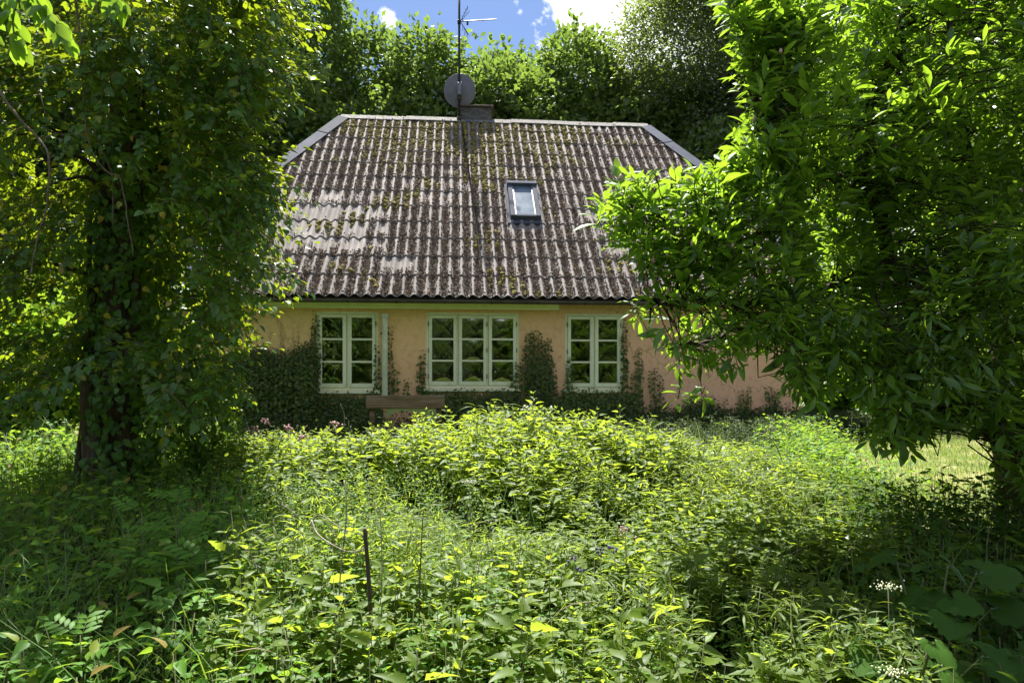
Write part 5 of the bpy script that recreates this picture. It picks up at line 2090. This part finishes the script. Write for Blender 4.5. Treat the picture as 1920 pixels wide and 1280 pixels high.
for k in range(9):
    e_ = pos[k * 30]
    gb.add(*tube(smooth_line([(0, 0, 0), tuple(e_ * .5 + np.array([0, 0, .15])), tuple(e_)], 4), np.linspace(.012, .003, 9), 4))
gb.build('stems', M_twig, root)['kind'] = 'stuff'

# ------------------------------------------------------------------ stakes, dead stems, flowers
def stick(name, pts, r0, r1, mat, label, cat, sides=7):
    pts = smooth_line(pts, 5)
    b0 = pts[0].copy()
    o = G().add(*tube([p - b0 for p in pts], np.linspace(r0, r1, len(pts)), sides)).build(name, mat)
    o.location = b0
    return tag(o, label, cat)


stick('wooden_stake', [P(698, 1190, 2.75), P(691, 1080, 2.72), P(684, 990, 2.7)], .009, .008, M_stake, 'short dark wooden stake standing upright in the weeds', 'stake')
stick('dried_stalk', [P(634, 1200, 2.8), P(638, 1080, 2.8), P(650, 960, 2.8), P(645, 900, 2.85)], .0035, .002, M_deadstem, 'thin brown dead stem left of the stake', 'stem')
stick('dried_stalk', [P(785, 1230, 2.7), P(787, 1100, 2.7), P(790, 1020, 2.7), P(794, 955, 2.72)], .0032, .0018, M_stake, 'tall dark dead stem right of the stake', 'stem')
stick('dried_stalk', [P(715, 1180, 2.9), P(716, 1040, 2.9), P(712, 950, 2.9)], .003, .002, M_deadstem, 'dead stem rising just behind the stake', 'stem')
stick('dead_twig', [P(584, 975, 2.9), P(595, 1000, 2.85), P(625, 1022, 2.8), P(660, 1035, 2.8), P(690, 1022, 2.8)], .004, .002, M_deadstem, 'pale bowed dead twig lying across the weeds left of the stake', 'twig')
stick('dead_twig', [P(580, 985, 2.9), P(600, 965, 2.9), P(640, 990, 2.85), P(680, 1003, 2.8)], .003, .0015, M_deadstem, 'thin pale twig arching above the bowed one', 'twig')
stick('dead_twig', [P(528, 945, 3.6), P(545, 957, 3.6), P(560, 968, 3.6)], .004, .002, M_deadstem, 'short slanting twig at the left edge of the sunlit weeds', 'twig')
stick('bent_stalk', [P(1465, 860, 6.3), P(1455, 835, 6.3), P(1438, 815, 6.3), P(1418, 812, 6.3)], .006, .003, M_deadstem, 'pale stem bowing over above the crest of the nettles at right', 'stem')
stick('bent_stalk', [P(435, 815, 6.0), P(458, 805, 6.0), P(464, 790, 6.0), P(455, 785, 6)], .005, .002, M_deadstem, 'small curled stem at the left end of the nettle crest', 'stem')
stick('bent_stalk', [P(646, 800, 6.2), P(645, 775, 6.2), P(638, 757, 6.2)], .005, .003, M_deadstem, 'pale bare stalk rising before the dark ivy left of the bench', 'stem')


def flower_spike(px, py, Y, mat, label, cat, name, n_=9, r_=.03, h_=.07, stemlen=.6, sz=.010):
    c0 = P(px, py, Y)
    zgd = float(ground_z(c0.x, Y))
    root = empty(name, (c0.x, Y, zgd))
    tag(root, label, cat)
    L_ = c0.z - zgd
    G().add(*tube([(0.02, 0, 0), (0, 0, L_)], [.004, .002], 5)).build('stem', M_stem, root)
    g = G()
    for k in range(n_):
        p = np.array([random.gauss(0, r_ * .5), random.gauss(0, r_ * .5), L_ - random.uniform(0, h_)])
        v = mv * sz * random.uniform(.7, 1.2) * np.array([1, 1, 1.3])
        g.add(v + p, mf, .5)
    g.build('blossom', mat, root)


random.seed(9)
for (px, py, Y, m_, lab) in ((500, 785, 6.2, M_pink, 'pink flowered nettle-like plant at the left crest of the thicket'), (541, 796, 6.1, M_pink, 'pink flowered plant just right of the first on the crest'),
                             (475, 800, 6.2, M_pink, 'leftmost pink flowered plant on the crest'), (565, 812, 5.9, M_pink, 'pink flowered plant slightly in front of the crest'),
                             (630, 792, 6.2, M_pink, 'pink flowered plant below the pale bare stalk'), (1172, 985, 3.4, M_pink, 'pale pink flowered plant in the middle of the thicket')):
    flower_spike(px, py, Y, m_, lab, 'flower', 'pink_flower_plant', 12, .05, .06, sz=.010 if Y > 5 else .005)
for (px, py, Y, lab) in ((985, 762, 6.6, 'white flowered spike left of the tall one before the ivy column'), (995, 748, 6.6, 'tallest white flower spike before the ivy column'), (1032, 762, 6.6, 'white flower spike right of the tallest one'), (1020, 785, 6.5, 'low white flower sprig under the others')):
    flower_spike(px, py, Y, M_white, lab, 'flower', 'white_flower_plant', 11, .03, .11)
for (px, py, Y, lab) in ((1152, 1024, 3.1, 'deep violet blossom in the sunlit centre of the thicket'), (1076, 1042, 3.05, 'small violet blossom left of the deep violet one'), (1090, 1060, 3.0, 'lowest violet blossom in the thicket'), (1125, 1028, 3.1, 'violet blossom just left of the deepest coloured one')):
    flower_spike(px, py, Y, M_violet, lab, 'flower', 'violet_flower_plant', 6, .025, .03, sz=.005)
for (px, py, Y, lab) in ((1672, 1255, 2.3, 'green white umbel at the bottom right'), (1665, 1095, 2.8, 'pale umbel between the big leaves'), (880, 900, 4.2, 'loose pale umbel before the dark hollow')):
    flower_spike(px, py, Y, M_white if px == 880 else M_fascia, lab, 'flower', 'umbel_plant', 60, .06, .012, sz=.0028)

print('tris', sum(len(o.data.polygons) for o in scene.objects if o.type == 'MESH'), 'objs', len(scene.objects))
